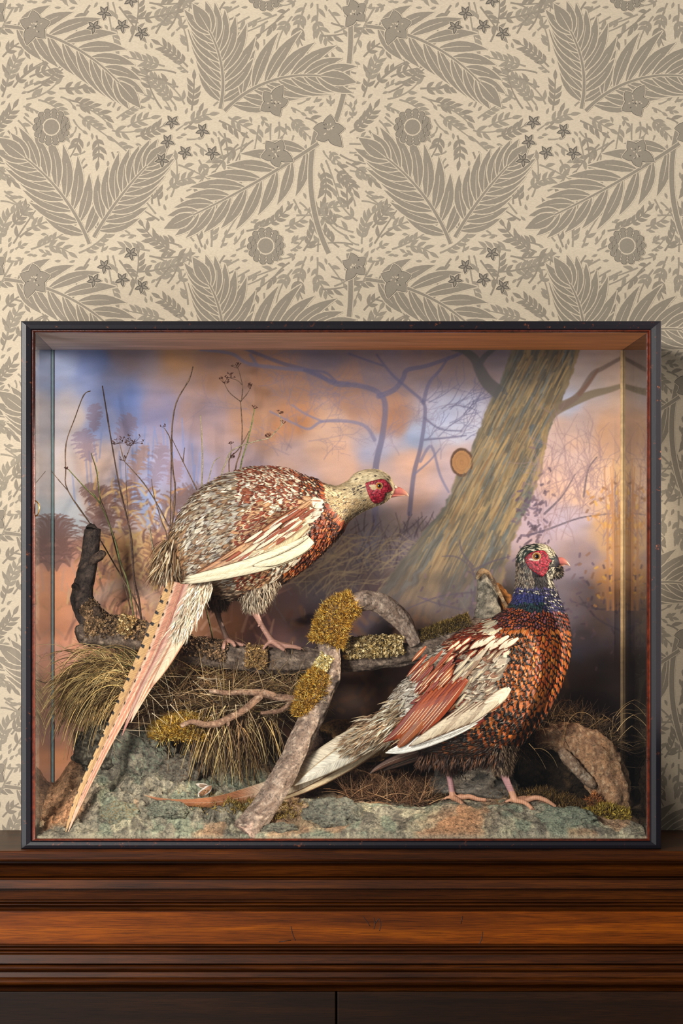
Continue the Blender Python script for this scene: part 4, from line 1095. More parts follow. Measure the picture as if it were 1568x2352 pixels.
stem('green stem with short side twigs leaning to the left', 'green', [[(157,1078),(195,1120),(230,1158),(262,1235),(276,1290),(300,1370),(330,1600)], [(209,1040),(222,1080),(228,1130),(231,1158)], [(212,1128),(222,1145),(229,1154)]], .23, [(157,1078,7,4)], 3, 2.3)
stem('forked stem topped by two small dried flower heads', 'brown', [[(286,1060),(330,1110),(362,1160),(385,1205),(410,1260),(440,1600)], [(275,1018),(280,1040),(286,1060)], [(300,1024),(293,1042),(286,1060)], [(288,1064),(292,1150),(303,1290),(330,1600)]], .235, [(274,1018,14,9),(300,1024,12,7),(308,1018,20,8),(284,1058,9,4)], 4)
stem('tall zigzag stem bending right at its top, above the tail', 'brown', [[(443,842),(434,872),(404,927),(394,1000),(397,1080),(402,1120),(396,1200),(382,1270),(375,1600)], [(376,982),(384,994),(391,1012),(393,1060),(392,1130),(390,1260)], [(393,1004),(420,1060),(434,1088),(452,1125)], [(424,1028),(420,1060)]], .24, [(374,981,7,3)], 5, 2.5)
stem('short straight pale stem with a cut top left of the bird', 'pale', [[(460,953),(463,1000),(465,1060),(463,1130),(466,1250)]], .25, seed=6, r0=2.2)
stem('low curled stem bending right just over the back of the bird', 'pale', [[(505,1050),(492,1060),(482,1090),(475,1130),(470,1250)]], .25, seed=7, r0=1.5)
stem('stem with a wide branching dried umbel high over the bird', 'brown', [[(552,922),(555,960),(556,990),(553,1035),(540,1080),(530,1200)], [(515,880),(527,902),(552,922)], [(533,838),(546,846),(553,870),(557,890),(554,922)], [(528,868),(545,874),(556,884)], [(574,893),(566,906),(552,922)]], .255, [(514,880,12,7),(545,846,12,6),(575,893,10,6),(530,868,12,7)], 8, 2.0)
stem('grey green stem with a knotted top beside the umbel', 'green', [[(584,938),(579,968),(568,1015),(552,1075),(540,1200)]], .25, [(584,938,6,4)], 9, 2.2)
stem('pale arched stem reaching right with a sparse sprig at its end', 'pale', [[(650,973),(632,992),(617,1006),(585,1014),(548,1026),(528,1040),(518,1065),(508,1095),(500,1200)], [(639,948),(645,962),(646,976)]], .248, [(617,1006,9,6),(641,950,8,4),(650,973,6,3)], 10, 1.9)
stem('crooked brown twiggy stem behind the arched stem', 'brown', [[(572,990),(560,1012),(545,1035),(528,1052),(526,1080),(530,1200)], [(530,1018),(531,1036),(528,1052)]], .255, [(529,1052,9,5),(530,1020,5,3)], 11, 1.7)
stem('short pale stalk leaning behind the black spotted tail', 'pale', [[(344,1213),(352,1262),(366,1310),(382,1345),(392,1385),(400,1600)]], .22, seed=12, r0=2.6)
stem('thin green stalk behind the legs of the upper bird', 'green', [[(465,1368),(478,1420),(488,1470),(492,1560),(494,1660)]], .245, seed=13, r0=2.6)
stem('bare stem with a dark knot between the fern and the zigzag stem', 'brown', [[(209,1042),(222,1085),(229,1140),(250,1200),(300,1400)]], .262, seed=14, r0=1.5)
stem('low dark stem standing right of the forked seed heads', 'brown', [[(348,1100),(350,1120),(357,1152),(372,1200),(384,1240),(400,1400)]], .262, seed=15, r0=1.5)
# ------------------------------------------------------------------ pheasants
def feather_mat(name, rough=0.5, sheen=0.0):
    m, nt, b = new_mat(name)
    A = lambda n: N(nt, 'ShaderNodeAttribute', attribute_name=n).outputs['Vector']
    sep = lambda v: (lambda n: (L(nt, v, n.inputs[0]), n.outputs)[1])(N(nt, 'ShaderNodeSeparateXYZ'))
    u, v, r = sep(A('fuv'))[:3]; e0, t0, s0 = sep(A('pm'))[:3]
    au = math_n(nt, 'ABSOLUTE', math_n(nt, 'MULTIPLY_ADD', u, 2.0, -1.0))
    rim = math_n(nt, 'MAXIMUM', au, math_n(nt, 'MULTIPLY_ADD', v, 2.0, -1.0))
    cm = N(nt, 'ShaderNodeCombineXYZ')
    L(nt, math_n(nt, 'MULTIPLY_ADD', math_n(nt, 'MULTIPLY', v, sep(A('bs'))[0]), 26.0, math_n(nt, 'MULTIPLY', au, -9.0)), cm.inputs[0]); L(nt, math_n(nt, 'MULTIPLY', u, 2.5), cm.inputs[1]); L(nt, math_n(nt, 'MULTIPLY', r, 77.0), cm.inputs[2])
    nz = noise_n(nt, cm.outputs[0], 1.0, 3, 0.7)
    jit = math_n(nt, 'MULTIPLY_ADD', nz, 0.18, -0.09)
    def ss(x, a, w):
        return math_n(nt, 'MINIMUM', math_n(nt, 'MAXIMUM', math_n(nt, 'DIVIDE', math_n(nt, 'SUBTRACT', math_n(nt, 'ADD', x, jit), a), w), 0.0), 1.0)
    m1 = ss(rim, e0, 0.14); m2 = ss(v, t0, 0.08)
    au2 = math_n(nt, 'MULTIPLY_ADD', jit, -0.7, au)
    m3 = math_n(nt, 'MULTIPLY', math_n(nt, 'SUBTRACT', 1.0, ss(au2, s0, 0.06)), ss(v, 0.15, 0.1))
    mask = math_n(nt, 'MAXIMUM', math_n(nt, 'MAXIMUM', m1, m2), m3)
    c = mixc(nt, mask, A('ca'), A('cb'))
    g = ramp(nt, nz, [(0.28, (0.42,)*3), (0.72, (1.38,)*3)])
    c = mixc(nt, 1.0, c, g, 'MULTIPLY')
    # pale shaft
    sh = math_n(nt, 'MULTIPLY', math_n(nt, 'LESS_THAN', au, 0.05), 0.35)
    c = mixc(nt, sh, c, (0.55, 0.45, 0.32))
    L(nt, c, b.inputs['Base Color'])
    b.inputs['Roughness'].default_value = rough; b.inputs['Specular IOR Level'].default_value = 0.35
    if sheen:
        b.inputs['Sheen Weight'].default_value = sheen
    bump(nt, b, nz, 0.35, 0.0006)
    return m
FEATHER = feather_mat('feather', 0.5)
SKIN = attr_mat('bird_skin', 0.5, 0.4, 900, 0.25, 0.4)

def inpoly(x, y, poly):
    x = np.asarray(x, float); y = np.asarray(y, float); r = np.zeros(x.shape, bool); n = len(poly)
    for i in range(n):
        x0, y0 = poly[i]; x1, y1 = poly[(i + 1) % n]
        c = ((y0 > y) != (y1 > y)) & (x < (x1 - x0) * (y - y0) / (y1 - y0 + 1e-12) + x0)
        r ^= c
    return r

class Bird:
    def __init__(s, name, secs, label, base, seed):
        """secs rows: top px, top py, bottom px, bottom py, half depth px, y"""
        s.rnd = random.Random(seed); s.nr = np.random.RandomState(seed)
        s.root = empty(name, base); tag(s.root, label, 'stuffed pheasant')
        a = crom(secs, 14); s.ns = len(a); s.nt = 72
        th = np.linspace(-math.pi, math.pi, s.nt + 1)
        T = np.stack([(a[:, 0] - VX) * S * (D + a[:, 5]) / D, a[:, 5], CZ + (VY - a[:, 1]) * S * (D + a[:, 5]) / D], 1)
        B = np.stack([(a[:, 2] - VX) * S * (D + a[:, 5]) / D, a[:, 5], CZ + (VY - a[:, 3]) * S * (D + a[:, 5]) / D], 1)
        c = (T + B) / 2; h = (T - B) / 2; w = a[:, 4] * S * (D + a[:, 5]) / D
        ct = np.sign(np.cos(th)) * np.abs(np.cos(th)) ** 0.92; st = np.sign(np.sin(th)) * np.abs(np.sin(th)) ** 0.92
        s.G = c[:, None, :] + h[:, None, :] * ct[None, :, None] + np.array([0, -1, 0])[None, None, :] * (w[:, None] * st[None, :])[..., None]
        ds = np.gradient(s.G, axis=0); dt = np.gradient(s.G, axis=1)
        s.ms = np.linalg.norm(ds, axis=2); s.mt = np.linalg.norm(dt, axis=2)
        n = np.cross(ds, dt); n /= np.linalg.norm(n, axis=2)[..., None] + 1e-12
        out = s.G - c[:, None, :]
        sg = np.sign((n * out).sum(2)); sg[sg == 0] = 1
        s.Nm = n * sg[..., None]
        s.c = c
    def samp(s, A, si, ti):
        ti = np.mod(ti, s.nt); s0 = np.clip(si, 0, s.ns - 1.001); over = si - s0
        i = np.floor(s0).astype(int); f = (s0 - i)[..., None] if A.ndim == 3 else s0 - i
        j = np.floor(ti).astype(int); g = (ti - j)[..., None] if A.ndim == 3 else ti - j
        r = (A[i, j]*(1-g) + A[i, j+1]*g)*(1-f) + (A[i+1, j]*(1-g) + A[i+1, j+1]*g)*f
        if A is s.G:
            k = np.minimum(i, s.ns - 2)
            r = r + (A[1, j] - A[0, j]) * np.minimum(over, 0)[..., None]
        return r
    def feathers(s, style, du=0.0056, dv=0.0050, nu=7, nv=6):
        """scatter overlapping feathers on the body; style(px, py, side, rnd) -> dict or None"""
        groups = {}
        i = 2.0
        row = 0
        while i < s.ns - 2:
            ii = int(i); circ = s.mt[ii].sum(); 
            step = np.median(s.ms[ii])
            local = style.scale(s, ii)
            n = max(6, int(circ / (dv * local)))
            # even spacing by arc length round the ring
            cum = np.concatenate([[0], np.cumsum(s.mt[ii][:-1])]); tot = cum[-1]
            for k in range(n):
                q = ((k + 0.5 * (row % 2) + s.rnd.uniform(-.12, .12)) / n % 1.0) * tot
                t = float(np.interp(q, cum, np.arange(len(cum))))
                si = i + s.rnd.uniform(-0.2, 0.2) * du * local / max(step, 1e-5)
                p = s.samp(s.G, np.array([si]), np.array([t]))[0]
                px = p[0] / (S * (D + p[1]) / D) + VX; py = VY - (p[2] - CZ) / (S * (D + p[1]) / D)
                st = style(px, py, t / s.nt * 2 - 1, s.rnd)
                if st: groups.setdefault(st['g'], []).append((si, t, st))
            i += du * local / max(step, 1e-5); row += 1
        for g, fl in groups.items():
            s.mesh_feathers(g, fl, nu, nv)
    def mesh_feathers(s, name, fl, nu, nv):
        n = len(fl)
        si = np.array([f[0] for f in fl]); ti = np.array([f[1] for f in fl])
        Ln = np.array([f[2]['L'] for f in fl]); W = np.array([f[2]['W'] for f in fl])
        rot = np.array([f[2].get('rot', 0) + s.rnd.gauss(0, f[2].get('jr', 0.12)) for f in fl]); off = np.array([f[2].get('off', 0.0012) for f in fl]); lift = np.array([f[2].get('lift', 0.003) for f in fl]) * s.nr.uniform(0.5, 1.5, n)
        pt = np.array([f[2].get('pt', 0.0) for f in fl])
        ms = np.maximum(s.samp(s.ms, si, ti), 0.0006 * 1.0); mt = np.maximum(s.samp(s.mt, si, ti), 0.0004)
        U = np.linspace(-1, 1, nu); Vv = np.linspace(0, 1, nv)
        u, v = np.meshgrid(U, Vv); u = u.ravel()[None, :]; v = v.ravel()[None, :]
        prof_r = np.sqrt(np.clip(1 - (np.clip(v - 0.45, 0, 1) / 0.56)**2, 0, 1)) * np.clip(0.45 + v * 1.6, 0, 1)
        prof_p = np.clip(0.35 + v * 1.8, 0, 1) * (1 - v ** 2.2) + 0.02
        prof = prof_r * (1 - pt[:, None]) + prof_p * pt[:, None]
        jag = s.nr.uniform(-1, 1, (n, nu))[:, None, :] * np.ones((1, nv, 1)); jag = jag.reshape(n, -1)
        a = v * Ln[:, None] * (1 + 0.16 * jag * v**3); b = u * W[:, None] * prof
        cr, sr = np.cos(rot)[:, None], np.sin(rot)[:, None]
        aa = a * cr - b * sr; bb = a * sr + b * cr
        S_ = si[:, None] - aa / ms[:, None]; T_ = ti[:, None] + bb / mt[:, None]
        pos = s.samp(s.G, S_, T_); nrm = s.samp(s.Nm, S_, T_)
        nrm /= np.linalg.norm(nrm, axis=-1)[..., None] + 1e-9
        h = off[:, None] + lift[:, None] * v**1.3 - 0.16 * W[:, None] * u**2 * prof
        pos = pos + nrm * h[..., None]
        m = nu * nv
        idx = np.arange(n * m).reshape(n, nv, nu)
        f = np.stack([idx[:, :-1, :-1], idx[:, :-1, 1:], idx[:, 1:, 1:], idx[:, 1:, :-1]], -1).reshape(-1, 4)
        br = s.nr.uniform(0.62, 1.18, (n, 1))
        def rep(k): return np.repeat(np.array([[lin(x) for x in q[2][k]] for q in fl]) * br, m, axis=0)
        pm = np.repeat(np.array([f_[2]['pm'] for f_ in fl], float), m, axis=0)
        uv = np.stack([np.broadcast_to((u + 1) / 2, (n, m)), np.broadcast_to(v, (n, m)), np.broadcast_to(s.nr.rand(n, 1), (n, m))], -1).reshape(-1, 3)
        mesh_obj(name, pos.reshape(-1, 3), f, FEATHER, s.root, cols=None, uvs=uv, attrs={'ca': rep('ca'), 'cb': rep('cb'), 'pm': pm, 'bs': np.ones((n * m, 3))})
    def long_feather(s, name, rows, ca, cb, pm=(2, 2, -1), parent=None, camber=0.22, nu=9, k=8, bars=None, tipc=None, label=None):
        """rows: px, py, y, half width px ; optional bars = dict(n, side, col)"""
        a = crom(rows, k); m = len(a)
        pts = np.stack([(a[:, 0] - VX) * S * (D + a[:, 2]) / D, a[:, 2], CZ + (VY - a[:, 1]) * S * (D + a[:, 2]) / D], 1)
        t = np.gradient(pts, axis=0); t /= np.linalg.norm(t, axis=1)[:, None]
        sd = np.cross(t, np.array([0, 1.0, 0])); sd /= np.linalg.norm(sd, axis=1)[:, None]
        nr = np.cross(sd, t); nr *= np.sign(-nr[:, 1:2])
        w = np.maximum(a[:, 3], 0.15) * S
        U = np.linspace(-1, 1, nu)
        pos = pts[:, None] + sd[:, None] * (U[None, :, None] * w[:, None, None]) - nr[:, None] * (camber * w[:, None, None] * (U[None, :, None]**2))
        idx = np.arange(m * nu).reshape(m, nu)
        f = np.stack([idx[:-1, :-1], idx[:-1, 1:], idx[1:, 1:], idx[1:, :-1]], -1).reshape(-1, 4)
        vv = np.linspace(0, 1, m)
        cv = np.array([lin(x) for x in ca])[None, None] * np.ones((m, nu, 1)); dv_ = np.array([lin(x) for x in cb])[None, None] * np.ones((m, nu, 1))
        if tipc is not None:
            tt = sstep(tipc[0], tipc[1], vv)[:, None, None]; cv = cv * (1 - tt) + np.array([lin(x) for x in tipc[2]])[None, None] * tt
        for bar in (bars or []):
            L_ = np.concatenate([[0], np.cumsum(np.linalg.norm(np.diff(pts, axis=0), axis=1))])
            ph = (L_ / bar['step'])[:, None] + 0.25 * np.abs(U)[None, :] * bar.get('slant', 0)
            on = (np.abs(ph - np.round(ph)) < bar['w']) & (U[None, :] > bar['u'][0]) & (U[None, :] < bar['u'][1]) & (vv[:, None] > 0.02)
            cv[on] = np.array([lin(x) for x in bar['col']]); dv_[on] = cv[on]
        uv = np.stack([np.broadcast_to((U[None] + 1) / 2, (m, nu)), np.broadcast_to(vv[:, None], (m, nu)), np.full((m, nu), s.rnd.random())], -1).reshape(-1, 3)
        pmv = np.tile(np.array(pm, float), (m * nu, 1))
        o = mesh_obj(name, pos.reshape(-1, 3), f, FEATHER, parent or s.root, uvs=uv, attrs={'ca': cv.reshape(-1, 3), 'cb': dv_.reshape(-1, 3), 'pm': pmv, 'bs': np.full((m * nu, 3), L_scale(a))})
        md = o.modifiers.new('s', 'SOLIDIFY'); md.thickness = 0.0004
        if label: o['label'] = label
        return o
    def body(s, tubes, colour, voxel=0.0013):
        """one continuous skin: trunk, neck, head, thighs, legs and toes"""
        mb = MB(); sh = 0.994
        V = (s.c[:, None, :] + (s.G - s.c[:, None, :]) * sh)[:, :-1]; ns, nt = V.shape[:2]
        f = [(i*nt+j, i*nt+(j+1) % nt, (i+1)*nt+(j+1) % nt, (i+1)*nt+j) for i in range(ns-1) for j in range(nt)]
        f.append(tuple(range(nt-1, -1, -1))); f.append(tuple((ns-1)*nt + j for j in range(nt)))
        mb.add(V.reshape(-1, 3), f)
        for rows in tubes:
            a = crom(rows, 5)
            mb.tube([P(q[0], q[1], q[2]) for q in a], [q[3] * S * (D + q[2]) / D for q in a], 12)
        o = mb.build('body_tmp')
        md = o.modifiers.new('r', 'REMESH'); md.mode = 'VOXEL'; md.voxel_size = voxel
        sm = o.modifiers.new('m', 'SMOOTH'); sm.iterations = 2; sm.factor = 0.5
        dg = bpy.context.evaluated_depsgraph_get(); dg.update()
        me = bpy.data.meshes.new_from_object(o.evaluated_get(dg)); me.name = 'body'
        bpy.data.objects.remove(o)
        b = bpy.data.objects.new('body', me); COL.objects.link(b); b.parent = s.root; b.matrix_parent_inverse = s.root.matrix_basis.inverted()
        n = len(me.vertices); co = np.zeros(n * 3); me.vertices.foreach_get('co', co); co = co.reshape(-1, 3)
        sc = S * (D + co[:, 1]) / D; px = co[:, 0] / sc + VX; py = VY - (co[:, 2] - CZ) / sc
        col = np.ones((n, 4)); col[:, :3] = nlin(colour(px, py, co))
        for at in list(me.attributes):
            if at.name == 'col': me.attributes.remove(at)
        a = me.attributes.new('col', 'FLOAT_COLOR', 'POINT'); a.data.foreach_set('color', col.ravel())
        me.materials.clear(); me.materials.append(SKIN)
        me.polygons.foreach_set('use_smooth', np.ones(len(me.polygons), dtype=bool)); me.update()
        return b
    def front_y(s, px, py, lo=0):
        g = s.G[lo:, s.nt // 2:].reshape(-1, 3)
        sc = S * (D + g[:, 1]) / D; gx = g[:, 0] / sc + VX; gy = VY - (g[:, 2] - CZ) / sc
        px = np.asarray(px, float).ravel(); py = np.asarray(py, float).ravel(); out = np.zeros(len(px))
        for i in range(len(px)):
            d = (gx - px[i])**2 + (gy - py[i])**2
            k = np.argpartition(d, 6)[:6]; w = 1 / (d[k] + 0.5); out[i] = (g[k, 1] * w).sum() / w.sum()
        return out
    def wattle(s, poly, lo, extra):
        """bare red face skin, a raised pebbled patch"""
        p = np.array(poly, float); st = 0.8
        x0, y0 = p.min(0) - 2; x1, y1 = p.max(0) + 2
        gx, gy = np.meshgrid(np.arange(x0, x1, st), np.arange(y0, y1, st)); shp = gx.shape
        cs = 6.0
        yy = s.front_y(gx[::4, ::4], gy[::4, ::4], lo).reshape(gx[::4, ::4].shape)
        ci = np.clip(np.arange(shp[0]) / 4, 0, yy.shape[0] - 1.001); cj = np.clip(np.arange(shp[1]) / 4, 0, yy.shape[1] - 1.001)
        i = np.floor(ci).astype(int); j = np.floor(cj).astype(int); fi = (ci - i)[:, None]; fj = (cj - j)[None]
        Y = (yy[i][:, j]*(1-fj) + yy[i][:, j+1]*fj)*(1-fi) + (yy[i+1][:, j]*(1-fj) + yy[i+1][:, j+1]*fj)*fi
        ins = inpoly(gx, gy, [tuple(q) for q in crom(np.vstack([p, p[:1]]), 5)])
        bmp = vnoise2(gx, gy, 2.6, 5) * 0.6 + vnoise2(gx, gy, 1.5, 6) * 0.4
        edge = np.zeros(shp); q = ins.astype(float)
        for _ in range(6): q = (q + np.roll(q, 1, 0) + np.roll(q, -1, 0) + np.roll(q, 1, 1) + np.roll(q, -1, 1)) / 5
        Y = Y - 0.0042 * sstep(0.3, 0.9, q) - 0.0013 * bmp * q
        c = np.array([138, 18, 36.]) + (np.array([206, 84, 96.]) - np.array([138, 18, 36.])) * (sstep(0.62, 0.85, bmp) * 0.7)[..., None]
        c = c * (0.55 + 0.6 * sstep(0.2, 0.6, bmp))[..., None]
        for ex in extra:
            d = np.hypot((gx - ex[0]) / ex[2], (gy - ex[1]) / ex[3]); w = 1 - sstep(0.75, 1.1, d); c = c + (np.array(ex[4], float) - c) * w[..., None]
        idx = np.arange(gx.size).reshape(shp); fm = ins[:-1, :-1] & ins[1:, 1:] & ins[:-1, 1:] & ins[1:, :-1]
        f = np.stack([idx[:-1, :-1], idx[1:, :-1], idx[1:, 1:], idx[:-1, 1:]], -1)[fm]
        sc = S * (D + Y) / D
        v = np.stack([(gx - VX) * sc, Y, CZ + (VY - gy) * sc], -1).reshape(-1, 3)
        used = np.unique(f); mp = -np.ones(gx.size, int); mp[used] = np.arange(len(used))
        o = mesh_obj('wattle', v[used], mp[f], attr_mat('red_face_skin', 0.35, 0.5, 1500, 0.2, 0.5), s.root, cols=nlin(c.reshape(-1, 3)[used]))
        md = o.modifiers.new('s', 'SOLIDIFY'); md.thickness = 0.002; md.offset = 0
        o['label'] = 'bare pebbled crimson face skin'
        # a plain twin on the far cheek
        v2 = v[used].copy(); v2[:, 1] = 2 * s.midy - v2[:, 1]
        o2 = mesh_obj('wattle', v2, mp[f][:, ::-1], o.data.materials[0], s.root, cols=nlin(c.reshape(-1, 3)[used]))
        return o
    def eye(s, px, py, r, lo, iris=(190, 110, 30)):
        for side in (0, 1):
            y = float(s.front_y([px], [py], lo)[0]) - 0.0058
            if side: y = 2 * s.midy - y
            c = P(px, py, 0); sc = S * (D + y) / D; c = Vector(((px - VX) * sc, y + (0.0022 if not side else -0.0022), CZ + (VY - py) * sc)); rr = r * S
            bm = bmesh.new(); bmesh.ops.create_uvsphere(bm, u_segments=40, v_segments=28, radius=1.0)
            v = []; cc = []
            for q in bm.verts:
                d = q.co.normalized(); v.append(c + d * rr)
                fr = math.degrees(math.acos(max(-1, min(1, -d.y if not side else d.y))))
                cc.append(C(6, 5, 6) if fr < 36 else (C(*iris) if fr < 62 else C(60, 38, 24)))
            e = mesh_obj('eye', v, [tuple(x.index for x in p_.verts) for p_ in bm.faces], EYE, s.root, cols=cc); bm.free()
            ring = MB(); pts = []
            for k in range(29):
                a = 2 * math.pi * k / 28
                pts.append(c + Vector((math.cos(a) * rr * 1.02, -rr * 0.30 * (1 if not side else -1), math.sin(a) * rr * 0.92)))
            ring.tube(pts, rr * 0.17, 8, C(186, 150, 104), cap=False); ring.build('eyelid', SKIN, e)
    def beak(s, up, lo_, y, w):
        """up/lo_: rows (top px,top py,bottom px,bottom py,half depth px)"""
        for name, rows in (('upper_beak', up), ('lower_beak', lo_)):
            a = crom(rows, 7); m = len(a); n = 20; V = []; cc = []
            for i, q in enumerate(a):
                T = P(q[0], q[1], y); B = P(q[2], q[3], y); c = (T + B) / 2; h = (T - B) / 2
                for j in range(n):
                    t = 2 * math.pi * j / n; sn = math.sin(t)
                    V.append(c + h * math.cos(t) + Vector((0, -q[4] * S * sn, 0)))
                    k = i / (m - 1); tp = max(0, (math.cos(t) + 0.1)) if name == 'upper_beak' else 0.2
                    a0 = (186, 104, 96); b0 = (224, 186, 138); f = min(1, max(0, (k - 0.45) * 1.7) * 0.8 + 0.25 * tp * k)
                    cc.append([lin(a0[x] * (1 - f) + b0[x] * f) for x in range(3)])
            f = [(i*n+j, i*n+(j+1) % n, (i+1)*n+(j+1) % n, (i+1)*n+j) for i in range(m-1) for j in range(n)]
            f.append(tuple(range(n-1, -1, -1))); f.append(tuple((m-1)*n+j for j in range(n)))
            mesh_obj(name, V, f, BEAKM, s.root, cols=cc)
def L_scale(a):
    l = np.hypot(np.diff(a[:, 0]), np.diff(a[:, 1])).sum(); return max(1.0, l / 60.0)
EYE = attr_mat('glass_eye', 0.04, 0, 100, 0.05, 0.8)
BEAKM = attr_mat('horn_beak', 0.25, 0.15, 300, 0.12, 0.5)
def fluff(bird, name, n, sampler, ln, w, cols, seed, droop=(0, 0, -1)):
    rnd = random.Random(seed); mb = MB(); dr = Vector(droop)
    for i in range(n):
        p, nr = sampler(rnd)
        d = (nr * 0.35 + dr + Vector((rnd.gauss(0, .22), rnd.gauss(0, .22), rnd.gauss(0, .22)))).normalized()
        l = ln * rnd.uniform(0.6, 1.2); sd = d.cross(nr + Vector((0.01, 0, 0.02))).normalized() * w
        c = rnd.choice(cols); k = rnd.uniform(0.75, 1.2); col = tuple(lin(min(255, q * k)) for q in c)
        e = p + d * l; m1 = p + d * l * 0.4 + nr * l * 0.12
        mb.add([p - sd * .5, p + sd * .5, m1 + sd, m1 - sd, e], [(0, 1, 2, 3), (3, 2, 4)], col)
    o = mb.build(name, STRAW, bird.root, smooth=True); return o

def foot(bird, ankle, toes, name='claw'):
    """toes rows end with the claw start and tip"""
    pass
def claws(bird, lst):
    for (x0, y0, x1, y1, y) in lst:
        mb = MB(); mx, my = (x0 + x1) / 2, min(y0, y1) + (y1 - y0) * 0.25
        mb.tube([P(x0, y0, y), P(mx, (y0 + my) / 2 if y0 < my else my, y), P(x1, y1, y)], [2.6 * S, 2.0 * S, 0.4 * S], 8, C(120, 92, 74)); mb.build('claw', BEAKM, bird.root)

# ---- the pale pheasant on the log
def pale_bird():
    y0 = 0.165
    secs = [(388,1308,416,1340,16,y0),(389,1275,440,1350,36,y0),(400,1218,486,1364,66,y0),(438,1152,545,1374,92,y0),(500,1104,606,1360,105,y0),(575,1079,660,1330,108,y0),(645,1080,712,1292,98,y0),
            (702,1097,757,1250,78,y0-.002),(744,1112,788,1214,52,y0-.004),(774,1117,804,1194,40,y0-.006),(798,1106,826,1178,35,y0-.008),(816,1089,846,1168,33,y0-.008),(840,1080,866,1160,33,y0-.008),
            (866,1080,882,1153,31,y0-.008),(888,1090,893,1145,25,y0-.008),(902,1106,900,1138,15,y0-.008),(908,1118,904,1134,8,y0-.008)]
    b = Bird('pale_pheasant', secs, 'cream and russet pheasant crouching on the log with its neck stretched right', P(560, 1480, y0), 3)
    b.midy = y0 - .008; hs = 14 * 9
    wat = [(839,1110),(858,1104),(878,1101),(889,1107),(901,1124),(893,1130),(885,1132),(884,1140),(879,1150),(866,1156),(856,1153),(849,1142),(843,1126)]
    def br(px): return 735 + 0 * px
    def style(px, py, side, r):
        x = r.random()
        pm = (2, 2, -1)
        if px > 748 + max(0, (1160 - py)) * 0.0 and py < 1198 and not (px < 790 and py > 1150 + (px - 748) * 1.1):
            if inpoly(np.array([px]), np.array([py]), wat)[0]: return None
            if px > 903: return None
            if px < 770 and r.random() < 0.25: pass
            crown = py < 1104 and px > 812
            c = (244, 222, 178) if crown else ((226, 200, 154) if py < 1140 else (196, 164, 118))
            if py > 1150 and x < 0.3: c = (120, 96, 70)
            if x < 0.06: c = (70, 52, 44)
            if abs(px - 826) < 12 and abs(py - 1120) < 8 and x < 0.5: c = (72, 50, 50)
            if px > 872 and py > 1140 and x < .6: c = (50, 38, 30)
            return dict(g='neck_plumage', L=0.0085, W=0.0021, ca=c, cb=(240, 222, 184) if x < .6 else (160, 128, 88), pm=(0.7, 2, -1) if x < .4 else pm, off=0.0006, lift=0.0012, pt=0.6)
        # boundary between breast and wing
        bx = np.interp(py, [1090,1120,1160,1200,1240,1280,1320,1360], [700,735,750,722,706,690,640,560])
        if px > bx:
            if py > 1315 or (px < 660): 
                return dict(g='belly_plumage', L=0.018, W=0.0035, ca=r.choice([(140,84,52),(96,68,50),(168,104,60)]), cb=(60,40,30), pm=(2, 0.75, -1), off=0.001, lift=0.003, pt=0.5)
            dark = x < 0.25
            return dict(g='breast_plumage', L=0.0125, W=0.0034, ca=(110, 46, 26) if dark else r.choice([(196,92,30),(176,74,26),(206,112,44),(150,60,28)]), cb=(40, 20, 18) if x < .8 else (214,150,100), pm=r.choice([(0.62, 0.8, -1), (0.7, 0.8, -1), (2, 0.76, -1), (2, 2, .12)]), off=0.0012, lift=0.0028, pt=0.25)
        if py > 1345 - max(0, 470 - px) * 0.1 and px < 640:
            if px < 480: return dict(g='vent_plumage', L=0.022, W=0.004, ca=(206, 190, 164), cb=(224, 214, 196), pm=(0.6, 2, -1), off=0.001, lift=0.004, pt=0.6)
            return dict(g='belly_plumage', L=0.020, W=0.0036, ca=r.choice([(104,78,58),(128,98,74),(78,58,46),(150,124,100)]), cb=(160,134,108), pm=(2, 0.7, -1), off=0.001, lift=0.004, pt=0.7)
        top = py < 1080 + 0.10 * abs(px - 600) + 70
        back_line = 1120 + max(0, (640 - px)) * 0.95      # below this the wing begins
        if px > 560 and py < 1150 and px < 760:
            k = (py - 1075) / 75
            if px > 700: 
                return dict(g='mantle_plumage', L=0.014, W=0.0042, ca=r.choice([(186,96,44),(150,66,34),(216,196,166)]), cb=(70,34,26), pm=(0.6, 2, -1), off=0.0014, lift=0.0028, pt=0.1)
            return dict(g='mantle_plumage', L=0.018, W=0.0052, ca=(222, 206, 178) if x < .55 else (150, 84, 56), cb=(128, 56, 38) if x < .75 else (228,216,196), pm=r.choice([(0.5, 2, -1), (0.64, 2, -1), (2, 2, .3)]), off=0.0016, lift=0.0034, pt=0.1)
        if px < 560 or py < back_line:      # lower back and rump
            c = r.choice([(206,190,166), (220,208,188), (176,156,132), (196,176,146), (150,116,84), (184,172,160)])
            d = r.choice([(122,82,56), (150,108,76), (96,70,52), (228,216,196)])
            if px < 440 and py > 1200: c = r.choice([(170,128,84), (196,160,116), (120,92,64)]); 
            if py > 1240 and x < .4: c = (164, 120, 80)
            return dict(g='rump_plumage', L=0.024, W=0.0042, ca=c, cb=d, pm=r.choice([(0.6, 2, -1), (2, 2, .3), (2, 0.72, -1)]), off=0.0014, lift=0.0038, pt=0.45)
        # wing coverts
        ch = abs((py - 1165) - (690 - px) * 0.78)
        if px > 640 and ch > 22: c, d = (232, 220, 196), (158, 104, 66)
        else: c, d = ((146, 66, 42) if x < .5 else (196, 150, 108)), ((228, 206, 170) if x < .5 else (120, 54, 36))
        return dict(g='wing_coverts', L=0.023, W=0.0056, ca=c, cb=d, pm=r.choice([(0.66, 2, -1), (2, 2, .22), (2, 0.8, -1), (0.8, 2, -1)]), off=0.003, lift=0.0036, pt=0.5)
